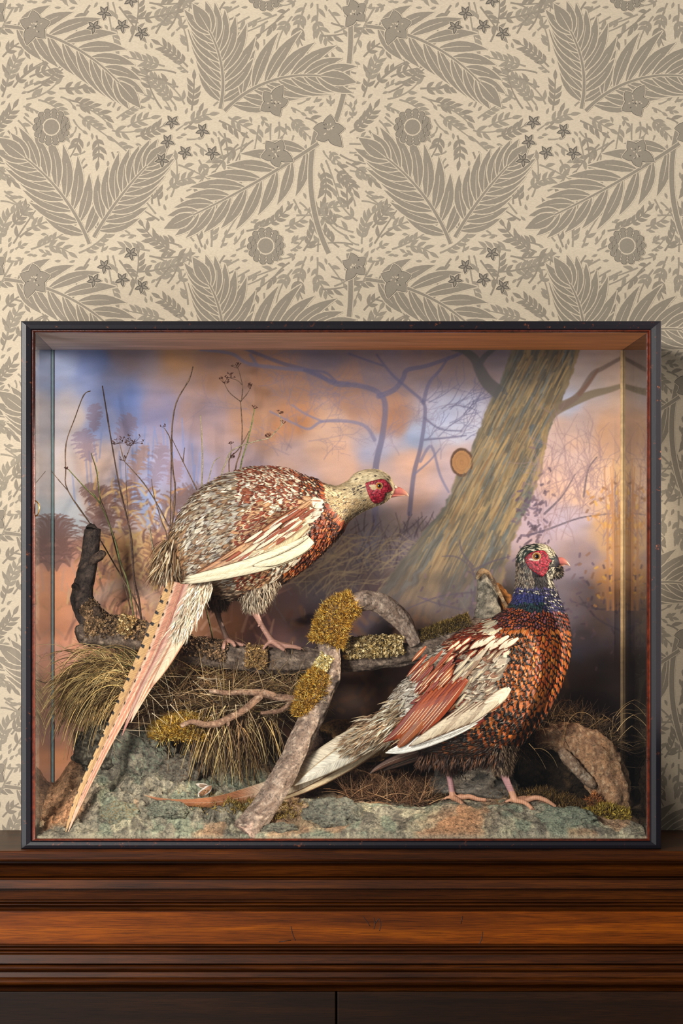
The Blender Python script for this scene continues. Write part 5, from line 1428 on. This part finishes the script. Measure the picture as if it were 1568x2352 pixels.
    class St:
        def __call__(s, *a): return style(*a)
        def scale(s, bird, i): return 0.62 if i > 14 * 7.4 else (1.0 if i > 14 * 5 else 1.15)
    b.feathers(St())
    # legs
    LA = [(505,1345,.178,30),(500,1372,.178,21),(497,1392,.178,10),(502,1418,.178,6.5),(513,1448,.177,6),(522,1470,.172,7)]
    LB = [(592,1345,.150,34),(585,1372,.150,26),(581,1396,.150,11),(592,1420,.150,7),(608,1448,.150,6.5),(624,1472,.150,7.5)]
    toes = [[(522,1470,.172,6),(540,1477,.162,5),(560,1482,.158,4)],[(522,1470,.172,6),(515,1480,.152,5),(512,1492,.146,3.5)],[(522,1470,.172,6),(534,1476,.15,5),(540,1486,.145,3.5)],[(522,1470,.172,5),(508,1478,.178,3.5)],
            [(624,1472,.150,6.5),(650,1482,.143,5.5),(676,1486,.143,5),(692,1490,.145,4)],[(624,1472,.150,6.5),(640,1484,.140,5.5),(654,1494,.138,4)],[(624,1472,.150,6.5),(646,1478,.160,5),(668,1482,.168,4)],[(624,1472,.150,5),(611,1482,.146,4),(604,1492,.145,3)],[(600,1437,.150,4),(596,1436,.146,3),(592,1439,.143,2)]]
    def colour(px, py, co):
        c = np.tile(np.array([190, 170, 140.]), (len(px), 1))
        leg = py > 1392
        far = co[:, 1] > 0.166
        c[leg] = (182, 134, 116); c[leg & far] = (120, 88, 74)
        sc = (np.sin(py * 1.6) > 0.3) & leg; c[sc] *= 0.86
        body = (~leg) & (px < 740); c[body] = (128, 94, 66)
        return c
    b.body([LA, LB] + toes, colour)
    b.wattle(wat, hs, [(858, 1119, 9, 7, (206, 176, 134)), (852, 1116, 6, 3, (216, 190, 150))])
    b.eye(870, 1116, 8.0, hs)
    b.beak([(898,1116,894,1134,10),(908,1117,902,1136,9),(919,1119.5,914,1136,7),(928,1125,924,1136.5,4.5),(935,1132,932,1138,2.4),(938.5,1139,937.5,1141,.6)], [(894,1133,894,1144,8),(905,1135,904,1142,6.5),(918,1136,917,1140,4),(930,1137,929,1138.5,1.2)], y0 - .008, 10)
    mb = MB(); mb.tube([P(904,1119,y0-.013), P(908,1118,y0-.0145), P(912,1121,y0-.0135)], [.0012,.0028,.001], 10, C(214, 196, 172)); mb.build('nostril_flap', SKIN, b.root)
    claws(b, [(690,1489,700,1497,.145),(652,1493,658,1502,.138),(604,1491,603,1501,.145),(512,1491,511,1500,.145),(560,1481,568,1488,.158)])
    def thigh(rows):
        a = crom(rows, 6)
        def f(r):
            q = a[min(len(a) - 1, int(r.random() ** 0.8 * len(a)))]; an = r.uniform(0, 6.28)
            nr = Vector((math.cos(an), math.sin(an), 0)); return P(q[0], q[1], q[2]) + nr * q[3] * S * 0.98, nr
        return f
    fluff(b, 'thigh_plumage', 1500, thigh([(512,1330,.178,34),(504,1360,.178,27),(499,1386,.178,12)]), 0.018, 0.0010, [(96,74,58),(74,56,46),(120,94,74)], 1)
    fluff(b, 'thigh_plumage', 1900, thigh([(600,1325,.150,42),(588,1360,.150,31),(582,1388,.150,14)]), 0.018, 0.0010, [(176,158,134),(150,128,104),(120,98,78),(196,180,156)], 2)
    fluff(b, 'rump_side_plumage', 700, thigh([(400,1240,.15,26),(392,1275,.15,24),(388,1300,.15,14)]), 0.045, 0.0014, [(196,164,120),(150,112,76),(110,82,58),(222,200,168)], 3, (-0.22, 0, -1))
    # near wing: flight feathers
    w = empty('wing', P(700, 1230, 0.09)); w.parent = b.root; w.matrix_parent_inverse = b.root.matrix_basis.inverted()
    cr = (228, 212, 182)
    prim = [[(708,1232,.091,6),(680,1262,.083,13),(620,1288,.077,12),(540,1312,.078,9),(455,1332,.083,6),(414,1340,.088,1)],
            [(706,1236,.089,8),(670,1262,.081,14),(600,1290,.0745,12),(520,1316,.076,9),(450,1330,.081,6),(418,1334,.086,1)],
            [(700,1240,.087,9),(662,1262,.079,14),(590,1288,.072,12),(520,1308,.073,10),(460,1322,.079,7),(422,1328,.084,1)],
            [(712,1252,.085,8),(672,1276,.077,11),(610,1300,.071,10),(530,1320,.073,8),(460,1334,.079,5),(424,1340,.084,1)],
            [(716,1240,.083,10),(690,1262,.075,12),(640,1286,.069,11),(600,1296,.069,7),(580,1300,.071,1)]]
    for i, rows in enumerate(prim): b.long_feather('flight_feather', [(q[0], q[1], q[2] - .010, q[3]) for q in rows], (240 - 12 * (i % 2), 226 - 12 * (i % 2), 192 - 10 * (i % 2)), (104, 78, 52), (0.80, 2, -1), w, 0.42)
    sec = [[(690,1168,.086,8),(640,1206,.075,16),(575,1252,.070,15),(500,1296,.072,10),(440,1326,.080,2)],
           [(700,1186,.085,9),(650,1222,.074,16),(585,1262,.068,15),(520,1296,.070,10),(455,1324,.078,2)],
           [(706,1204,.084,9),(665,1236,.073,16),(605,1266,.067,15),(540,1292,.069,10),(480,1316,.076,2)]]
    cs = [((196, 140, 96), (120, 64, 42)), ((206, 162, 120), (142, 84, 58)), ((206, 186, 148), (170, 140, 104))]
    for (ca, cb), rows in zip(cs, sec): b.long_feather('flight_feather', rows, ca, cb, (0.7, 2, 0.08), w, 0.3)
    for k in range(60):
        t = b.rnd.random(); x = 555 + 165 * t + b.rnd.uniform(-10, 10); yv = 1262 - (x - 555) * 0.62 + b.rnd.uniform(-16, 34)
        l = b.rnd.uniform(34, 52); c = b.rnd.choice([(232,218,190), (226,208,176), (150,72,46), (196,150,108), (236,226,204)])
        yy = 0.064 + 0.020 * max(0, (x - 640) / 90) ** 2 * 0.5 + b.rnd.uniform(0, .004)
        b.long_feather('covert', [(x, yv, yy+.003, 2), (x - l*.45, yv + l*.32, yy + .001, 4.2), (x - l*.8, yv + l*.55, yy + .0015, 3), (x - l, yv + l*.68, yy + .003, .3)], c, b.rnd.choice([(148,84,54), (120,56,38), (236,224,200)]), b.rnd.choice([(0.7,2,-1),(2,2,.2),(.8,2,-1)]), w, 0.25, 5, 4)
    # far wing, folded the same way on the other flank
    w2 = empty('wing', P(700, 1230, 0.24)); w2.parent = b.root; w2.matrix_parent_inverse = b.root.matrix_basis.inverted()
    for rows in prim[:3] + sec: b.long_feather('flight_feather', [(q[0], q[1], 2 * y0 - q[2], q[3]) for q in rows], cr, (150, 122, 90), (0.86, 2, -1), w2, -0.25)
    # tail
    bar = lambda u, st=0.0205: [dict(step=st, w=0.13, u=u, col=(26, 20, 22), slant=0.6)]
    T = 'tail_feather'
    b.long_feather(T, [(404,1338,.125,18),(372,1420,.110,21),(333,1510,.092,20),(288,1600,.072,14),(240,1700,.050,9),(196,1790,.034,6.5),(166,1862,.024,4.5),(150,1914,.019,.5)], (214,168,112), (176,110,80), (2, 2, .04), bars=bar((-1.1, -0.52)), nu=17, k=60, camber=0.10, label='pinkish buff feather with black spots along its edge')
    b.long_feather(T, [(416,1340,.118,16),(386,1425,.103,18),(350,1512,.085,17),(304,1602,.066,12),(250,1706,.046,8),(206,1796,.032,6),(176,1862,.024,4),(156,1912,.019,.5)], (206,140,112), (226,180,150), (0.55, 2, 0.1), bars=bar((-1.1, -0.85)), nu=15, k=40, camber=0.2)
    b.long_feather(T, [(436,1340,.113,15),(406,1430,.098,16),(372,1505,.084,14),(330,1580,.070,9),(296,1650,.060,4),(280,1690,.055,.5)], (214,168,146), (176,118,104), (0.6, 2, 0.12), camber=0.2)
    b.long_feather(T, [(452,1340,.108,16),(424,1420,.095,16),(396,1484,.084,14),(350,1560,.070,10),(318,1620,.060,5),(300,1660,.056,.5)], (196,136,104), (226,196,166), (0.5, 2, 0.15), camber=0.3)
    b.long_feather(T, [(462,1335,.102,15),(444,1400,.094,16),(410,1470,.083,14),(372,1538,.072,9),(345,1582,.066,.5)], (222,196,166), (196,146,116), (0.7, 2, -1), camber=0.3)
    b.long_feather(T, [(396,1325,.140,12),(372,1400,.125,13),(338,1480,.108,11),(300,1560,.09,6),(275,1620,.08,.5)], (206,158,112), (150,92,66), (2, 2, -1), bars=bar((-1.1, -0.2)), nu=13, k=40, camber=0.2)
    fluff(b, 'undertail_plumage', 1500, lambda r: (lambda t: (P(468 - 52*t + r.gauss(0, 9), 1335 + 110*t + r.gauss(0, 6), .098 - .012*t + r.uniform(-.006, .004)), Vector((r.gauss(0, .3), -1, 0)).normalized()))(r.random() ** 1.4), 0.030, 0.0011, [(232,220,196),(214,196,168),(240,232,214),(196,164,136)], 5, (-0.42, 0, -1))
pale_bird()

# ---- the dark pheasant on the ground
def dark_bird():
    y0 = 0.115
    secs = [(862,1655,880,1688,14,y0),(888,1622,912,1706,36,y0),(930,1568,962,1734,64,y0),(985,1512,1030,1756,86,y0),(1048,1464,1110,1752,100,y0),(1100,1440,1192,1706,104,y0),(1138,1418,1262,1622,98,y0),
            (1160,1402,1303,1520,84,y0-.002),(1172,1388,1305,1440,66,y0-.004),(1180,1368,1290,1392,50,y0-.006),(1184,1340,1276,1360,41,y0-.007),(1186,1312,1268,1338,36,y0-.008),(1186,1286,1268,1330,35,y0-.008),
            (1198,1260,1271,1325,34,y0-.008),(1222,1251,1274,1319,32,y0-.008),(1250,1252,1277,1311,27,y0-.008),(1268,1263,1280,1304,20,y0-.008),(1280,1278,1285,1297,10,y0-.008)]
    b = Bird('dark_pheasant', secs, 'copper breasted pheasant with a blue neck standing upright on the ground at right', P(1110, 1840, y0), 7)
    b.midy = y0 - .008; hs = 14 * 10
    wat = [(1204,1282),(1214,1273),(1227,1267),(1247,1265),(1255,1272),(1262,1284),(1268,1288),(1260,1294),(1257,1309),(1252,1318),(1244,1324),(1234,1318),(1216,1305),(1208,1292)]
    def style(px, py, side, r):
        x = r.random()
        if py < 1400 and px > 1160 and py < 1392 + (px - 1180) * 0.16:
            if py < 1345:
                if inpoly(np.array([px]), np.array([py]), wat)[0]: return None
                if px > 1276: return None
                if px > 1240 and py < 1280: c, d = (226, 212, 178), (70, 60, 52)
                elif py < 1286 and px > 1188: c, d = ((30, 44, 40) if x < .7 else (190, 182, 160)), (60, 84, 72)
                elif px < 1225: c, d = r.choice([((96, 78, 66), (214, 202, 176)), ((40, 32, 34), (226, 214, 190)), ((150, 132, 112), (60, 50, 46))])
                elif px > 1256: c, d = r.choice([((224, 212, 184), (60, 50, 46)), ((36, 30, 30), (220, 206, 176))])
                else: c, d = (34, 26, 28), (60, 44, 40)
                return dict(g='head_plumage', L=0.0075, W=0.0019, ca=c, cb=d, pm=(0.75, 2, -1) if x < .35 else (2, 2, -1), off=0.0006, lift=0.0012, pt=0.6)
            if px > 1245 or py < 1356: 
                c = r.choice([(40, 40, 84), (30, 32, 60), (60, 52, 100)]); d = (226, 216, 190) if x < .38 else (30, 30, 50)
            elif py < 1380: c, d = r.choice([(30, 38, 92), (40, 42, 108), (24, 32, 74)]), (60, 66, 124)
            else: c, d = r.choice([(16, 44, 56), (18, 30, 44), (24, 60, 60)]), (20, 24, 40)
            return dict(g='neck_plumage', L=0.009, W=0.0030, ca=c, cb=d, pm=(2, 0.75, -1), off=0.0008, lift=0.0016, pt=0.2)
        bx = np.interp(py, [1400,1440,1470,1520,1560,1600,1640,1700,1760], [1130,1150,1185,1168,1150,1165,1130,1060,1000])
        if px > bx:
            if py < 1440:
                return dict(g='breast_plumage', L=0.0105, W=0.0034, ca=r.choice([(168,66,26),(140,48,30),(196,90,32),(150,78,88)]), cb=(26, 14, 18), pm=(0.48, 0.8, -1), off=0.001, lift=0.002, pt=0.1)
            if px > 1225 and py < 1600 and (px - 1225) > (py - 1560) * 0.8:
                return dict(g='breast_plumage', L=0.0135, W=0.0052, ca=r.choice([(214,112,26),(198,92,24),(224,130,44),(186,76,26)]), cb=(16, 10, 14), pm=(0.60, 0.78, -1), off=0.001, lift=0.0024, pt=0.12)
            if py < 1600:
                return dict(g='breast_plumage', L=0.0175, W=0.0076, ca=r.choice([(190,106,36),(172,88,30),(160,78,28)]), cb=(14, 10, 12), pm=(0.70, 0.76, -1), off=0.0012, lift=0.003, pt=0.15)
            if py < 1700 and px > 1130 or (py < 1690 and px > 1080):
                return dict(g='flank_plumage', L=0.024, W=0.0098, ca=r.choice([(176,94,34),(156,76,26),(136,62,26)]), cb=(12, 9, 10), pm=(2, 0.74, -1), off=0.0012, lift=0.004, pt=0.15)
        if py > 1660 + max(0, 1060 - px) * 0.0 and px > 950:
            return dict(g='belly_plumage', L=0.022, W=0.0046, ca=r.choice([(104,56,28),(74,40,24),(50,32,24),(128,68,32)]), cb=(40, 26, 20), pm=(2, 0.6, -1), off=0.001, lift=0.005, pt=0.6)
        rl = np.interp(px, [860, 1000, 1060, 1100], [1800, 1560, 1490, 1440])     # rump lies above/left of this line
        if py < rl and px < 1040:
            c = r.choice([(206,196,180), (186,172,154), (164,148,130), (222,212,196)]); d = r.choice([(70,54,46), (110,84,66), (226,218,204)])
            if py > 1640: c, d = r.choice([(214,200,176), (150,118,88), (190,170,142)]), (120, 92, 66)
            return dict(g='rump_plumage', L=0.023, W=0.0048, ca=c, cb=d, pm=r.choice([(2, 0.86, .1), (2, 2, .2), (0.8, 2, -1)]), off=0.0014, lift=0.004, pt=0.45)
        if py < 1500 or (py < 1530 and px < 1080):
            c = r.choice([(132, 48, 22), (150, 62, 28), (110, 36, 22)])
            if px > 1130 and x < .35: c = (214, 200, 172)
            return dict(g='mantle_plumage', L=0.019, W=0.0058, ca=c, cb=(232, 208, 168) if x < .6 else (110, 44, 34), pm=(2, 2, .2) if x < .6 else (.8, 2, -1), off=0.0022, lift=0.0034, pt=0.25)
        if px > 1060 and py < 1600:
            c = r.choice([(164,148,128), (140,120,100), (186,172,152), (120,84,64)])
            return dict(g='wing_coverts', L=0.024, W=0.006, ca=c, cb=r.choice([(110,70,50), (206,190,164)]), pm=r.choice([(.75, 2, -1), (2, 2, .2)]), off=0.003, lift=0.0044, pt=0.35)
        c = r.choice([(136, 52, 24), (116, 42, 30), (156, 70, 34), (150, 130, 108)])
        return dict(g='wing_coverts', L=0.027, W=0.0062, ca=c, cb=r.choice([(222,196,150), (110,44,36)]), pm=r.choice([(2, 2, .16), (.82, 2, -1)]), off=0.003, lift=0.0044, pt=0.35)
    class St:
        def __call__(s, *a): return style(*a)
        def scale(s, bird, i): return 0.58 if i > 14 * 9.6 else (0.9 if i > 14 * 7.4 else 1.2)
    b.feathers(St(), 0.0058, 0.0056)
    LA = [(1040,1720,.130,34),(1034,1752,.130,18),(1030,1772,.130,9),(1034,1795,.130,7),(1040,1815,.129,8)]
    LB = [(1140,1715,.098,36),(1148,1745,.097,22),(1154,1770,.096,11),(1164,1796,.095,8),(1176,1822,.094,7.5),(1181,1836,.093,9)]
    g1 = gz(X(1040, .125), .125); g2 = gz(X(1181, .093), .093)
    r1 = VY - (g1 - CZ) / (S * (D + .125) / D) - 4; r2 = VY - (g2 - CZ) / (S * (D + .093) / D) - 4
    LA[-1] = (1040, r1 - 6, .129, 8); LB[-1] = (1181, r2 - 5, .093, 9)
    def gr(px, y): return VY - (gz(X(px, y), y) - CZ) / (S * (D + y) / D)
    def toe(ax, ay, tx, ty, r0, lift=5):
        out = []
        for k in range(5):
            t = k / 4; x = ax + (tx - ax) * t; y = ay + (ty - ay) * t
            out.append((x, gr(x, y) - lift * (1 - 0.3 * t) - (4 * math.sin(math.pi * t)) - (3 if k == 0 else 0), y, r0 * (1 - 0.35 * t)))
        return out
    toes = [toe(1040, .129, 1116, .122, 7), toe(1040, .129, 1062, .095, 7), toe(1040, .129, 1085, .15, 6), toe(1040, .129, 1020, .13, 4.5),
            toe(1181, .093, 1276, .090, 7.5), toe(1181, .093, 1222, .060, 7), toe(1181, .093, 1240, .115, 6.5), toe(1181, .093, 1160, .098, 4.5)]
    def colour(px, py, co):
        c = np.tile(np.array([70, 44, 34.]), (len(px), 1))
        leg = (py > 1766); c[leg] = (176, 128, 128); ft = py > 1818; c[ft] = (206, 150, 118)
        sc = (np.sin(px * 1.3) > 0.2) & ft; c[sc] *= 0.86
        sc = (np.sin(py * 1.5) > 0.3) & leg & ~ft; c[sc] *= 0.88
        c[(py < 1400) & (px > 1160)] = (34, 30, 44)
        return c
    b.body([LA, LB] + toes, colour)
    cl = []
    for t in toes:
        q = t[-1]; p_ = t[-2]; dx = np.sign(q[0] - p_[0]); cl.append((q[0], q[1], q[0] + dx * 9, q[1] + 4, q[2]))
    claws(b, cl)
    b.wattle(wat, hs, [(1229, 1286, 10, 3.2, (206, 180, 150)), (1219, 1285, 5, 2.2, (226, 210, 190))])
    b.eye(1232, 1278, 9.0, hs, (150, 96, 44))
    b.beak([(1270,1280,1262,1296,12),(1282,1279.5,1278,1297,10),(1291,1280,1288,1297,7.5),(1299,1285.5,1296,1297,5),(1305,1292,1303,1298,2.5),(1309,1300,1307.5,1300.5,.6)], [(1264,1294,1266,1304,9),(1276,1296,1276,1303,7),(1288,1297,1288,1301,4),(1298,1297.5,1297,1299,1.3)], y0 - .008, 10)
    mb = MB(); mb.tube([P(1270,1279,y0-.015), P(1274,1279,y0-.0165), P(1278,1282,y0-.015)], [.0012,.0028,.001], 10, C(206, 190, 168)); mb.build('nostril_flap', SKIN, b.root)
    # dark throat tuft
    fluff(b, 'throat_tuft', 900, lambda r: (lambda d: (P(1276, 1310, y0 - .010) + Vector((d.x * .008, d.y * .008, d.z * .009)), d))(Vector((r.gauss(0.4, 1), r.gauss(-.2, 1), r.gauss(0, 1))).normalized()), 0.008, 0.0010, [(36,28,26),(60,44,36),(24,20,20),(150,130,104)], 4, (0.35, 0, -0.6))
    def thigh(rows):
        a = crom(rows, 6)
        def f(r):
            q = a[min(len(a) - 1, int(r.random() ** 0.8 * len(a)))]; an = r.uniform(0, 6.28)
            nr = Vector((math.cos(an), math.sin(an), 0)); return P(q[0], q[1], q[2]) + nr * q[3] * S * 0.98, nr
        return f
    fluff(b, 'thigh_plumage', 1500, thigh([(1045,1705,.130,44),(1036,1740,.130,26),(1031,1762,.130,11)]), 0.016, 0.0010, [(70,44,30),(50,34,26),(96,62,40)], 1)
    fluff(b, 'thigh_plumage', 1700, thigh([(1140,1700,.098,44),(1148,1735,.097,26),(1154,1764,.096,12)]), 0.016, 0.0010, [(120,96,72),(84,62,46),(150,126,98),(60,42,34)], 2)
    fluff(b, 'belly_fringe', 2200, lambda r: (P(r.uniform(960, 1150), 1738 + r.gauss(0, 7), r.uniform(.07, .16)), Vector((0, -1, -.2)).normalized()), 0.016, 0.0010, [(64,40,28),(44,30,24),(90,56,34)], 6, (-.4, 0, -1))
    w = empty('wing', P(1150, 1560, 0.05)); w.parent = b.root; w.matrix_parent_inverse = b.root.matrix_basis.inverted()
    LF = b.long_feather
    # white primaries
    for i, (dx, dy, yy) in enumerate(((0, 0, .040), (4, -7, .038), (10, -13, .036))):
        LF('flight_feather', [(1120+dx,1640+dy,yy+.002,5),(1060+dx,1672+dy,yy-.004,11),(985+dx,1703+dy,yy,12),(925+dx,1722+dy,yy+.006,9),(885+dx*1.5,1729+dy*.6,yy+.012,1)], (242, 238, 228), (214, 204, 186), (.9, 2, -1), w, .3)
    LF('flight_feather', [(1170,1580,.036,6),(1150,1598,.032,15),(1120,1622,.030,14),(1100,1640,.030,5),(1092,1648,.031,.5)], (226, 208, 182), (170, 130, 98), (.8, 2, -1), w, .3)
    # grey brown secondaries edge
    for k in range(7):
        x = 1165 - k * 18; yv = 1588 + k * 7
        LF('flight_feather', [(x,yv,.036,5),(x-40,yv+34,.029,10),(x-86,yv+66,.030,9),(x-118,yv+84,.036,1)], b.rnd.choice([(196,178,152),(170,150,126),(206,190,164)]), (130, 100, 78), (.75, 2, -1), w, .3)
    # chestnut tertials with straw coloured streaks
    for k in range(9):
        x = 1072 - k * 11; yv = 1560 + k * 4
        LF('tertial', [(x,yv,.032+k*.0008,5),(x-34,yv+44,.027+k*.0008,10),(x-74,yv+92,.030+k*.001,10),(x-104,yv+128 - k*2,.036+k*.001,1.5)], b.rnd.choice([(140,56,24),(122,44,24),(156,70,30)]), (222, 196, 150), (2, 2, .03), w, .3)
    LF('tertial', [(1000,1620,.034,6),(965,1662,.032,12),(930,1700,.036,11),(914,1716,.040,3)], (140, 76, 42), (180, 116, 66), (.85, 2, .02), w, .3)
    for k in range(84):
        x = b.rnd.uniform(975, 1165); yv = b.rnd.uniform(1480, 1610)
        if yv > 1500 + (x - 985) * 0.75 + 40: yv -= 40
        l = b.rnd.uniform(34, 52); rs = x > 1075
        c = b.rnd.choice([(160,144,124), (186,170,148), (140,112,90)]) if rs else b.rnd.choice([(140,52,24), (120,42,34), (160,80,40)])
        yy = .0335 + b.rnd.uniform(0, .004) + .00006 * abs(x - 1080)
        LF('covert', [(x, yv, yy + .004, 2), (x - l*.42, yv + l*.46, yy + .001, 4.6), (x - l*.75, yv + l*.82, yy + .002, 3.4), (x - l*.92, yv + l*1.02, yy + .004, .3)], c, (224, 200, 158), b.rnd.choice([(2,2,.14),(2,2,.2),(.85,2,-1)]), w, .25, 5, 4)
    for k in range(16):       # pale spotted scapulars
        x = 1040 + 7.5 * k + b.rnd.uniform(-6, 6); yv = 1452 + b.rnd.uniform(0, 46) + max(0, 1100 - x) * .35; l = 26
        LF('scapular', [(x, yv, .052, 3), (x - l*.5, yv + l*.42, .047, 6), (x - l, yv + l*.85, .049, 1)], (136, 50, 26), (236, 212, 170), (2, 2, .38), w, .25, 5, 4)
    for k in range(8):
        x = 1190 - 11 * k; yv = 1463 + b.rnd.uniform(-4, 6)
        LF('scapular', [(x, yv, .047, 3), (x - 18, yv + 12, .042, 7), (x - 36, yv + 26, .043, 1)], (222, 206, 178), (150, 84, 56), (.7, 2, -1), w, .25, 5, 4)
    w2 = empty('wing', P(1150, 1560, 0.19)); w2.parent = b.root; w2.matrix_parent_inverse = b.root.matrix_basis.inverted()
    for k in range(7):
        x = 1150 - k * 22; yv = 1580 + k * 4
        LF('flight_feather', [(x,yv,2*y0-.036,5),(x-40,yv+44,2*y0-.029,11),(x-86,yv+90,2*y0-.030,10),(x-118,yv+120,2*y0-.036,1)], (150, 70, 40), (222, 196, 150), (2, 2, .1), w2, -.25)
    # tail lying along the ground behind the leaning stick
    T = 'tail_feather'
    def lie(rows): return [(q[0], min(q[1], gr(q[0], q[2]) - q[3] * 0.5 - 5), q[2], q[3]) for q in rows]
    LF(T, lie([(905,1655,.112,26),(840,1690,.106,32),(770,1732,.100,32),(700,1778,.094,30),(640,1808,.088,24),(570,1836,.078,19),(500,1850,.068,14),(430,1848,.060,8),(375,1838,.058,4),(330,1826,.058,.5)]), (222, 206, 180), (206, 186, 152), (.9, 2, -1), camber=.35, nu=13, tipc=(.42, .60, (156, 98, 62)), label='long white tail feather turning chestnut towards its tip')
    LF(T, [(905,1665,.100,22),(850,1700,.094,26),(790,1736,.088,24),(730,1772,.084,16),(690,1796,.082,5),(675,1805,.081,.5)], (232, 222, 202), (196, 170, 134), (.8, 2, -1), camber=.3)
    LF(T, [(900,1690,.120,14),(840,1735,.112,12),(770,1780,.104,9),(700,1815,.097,6),(640,1838,.09,3),(615,1845,.088,.5)], (190, 168, 134), (120, 88, 62), (.6, 2, -1), camber=.3)
    LF(T, [(1000,1715,.090,8),(950,1730,.086,11),(900,1748,.084,9),(865,1765,.083,5),(848,1778,.083,.5)], (84, 54, 40), (50, 34, 28), (.7, 2, -1), camber=.3, label='dark brown covert under the white wing tip')
    LF(T, [(1000,1728,.100,8),(950,1742,.096,9),(905,1758,.094,7),(880,1770,.093,.5)], (66, 46, 36), (44, 30, 26), (.7, 2, -1), camber=.3)
    fluff(b, 'tail_coverts', 2600, lambda r: (lambda t: (P(925 - 110*t + r.gauss(0, 10), 1640 + 62*t + r.gauss(0, 15) * (1 - .4 * t), .088 + r.uniform(-.010, .006)), Vector((0, -1, r.gauss(0, .3))).normalized()))(r.random()), 0.034, 0.0012, [(226,214,190),(206,190,162),(150,118,88),(186,160,126),(120,90,66)], 5, (-1.0, 0, -0.62))
dark_bird()

# ---- one small shed feather on the earth
def shed():
    y = 0.09; x = X(475, y); z = gz(x, y) + 0.004
    r = empty('loose_feather', (x, y, z)); tag(r, 'small brown and white feather lying loose on the earth at left', 'feather')
    b = Bird.__new__(Bird); b.root = r; b.rnd = random.Random(2); b.nr = np.random.RandomState(2)
    row = VY - (z - CZ) / (S * (D + y) / D)
    b.long_feather('vane', [(486, row - 14, y, 1), (480, row - 8, y - .003, 8), (470, row, y - .003, 9), (460, row + 7, y - .006, 7), (455, row + 11, y - .012, 1)], (176, 120, 84), (232, 220, 206), (.55, 2, -1), camber=.3)
    b.long_feather('down', [(480, row - 12, y + .002, 1), (474, row - 12, y, 6), (462, row - 14, y, 6), (450, row - 18, y + .002, 1)], (130, 96, 70), (214, 200, 180), (.5, 2, -1), camber=.3)
shed()
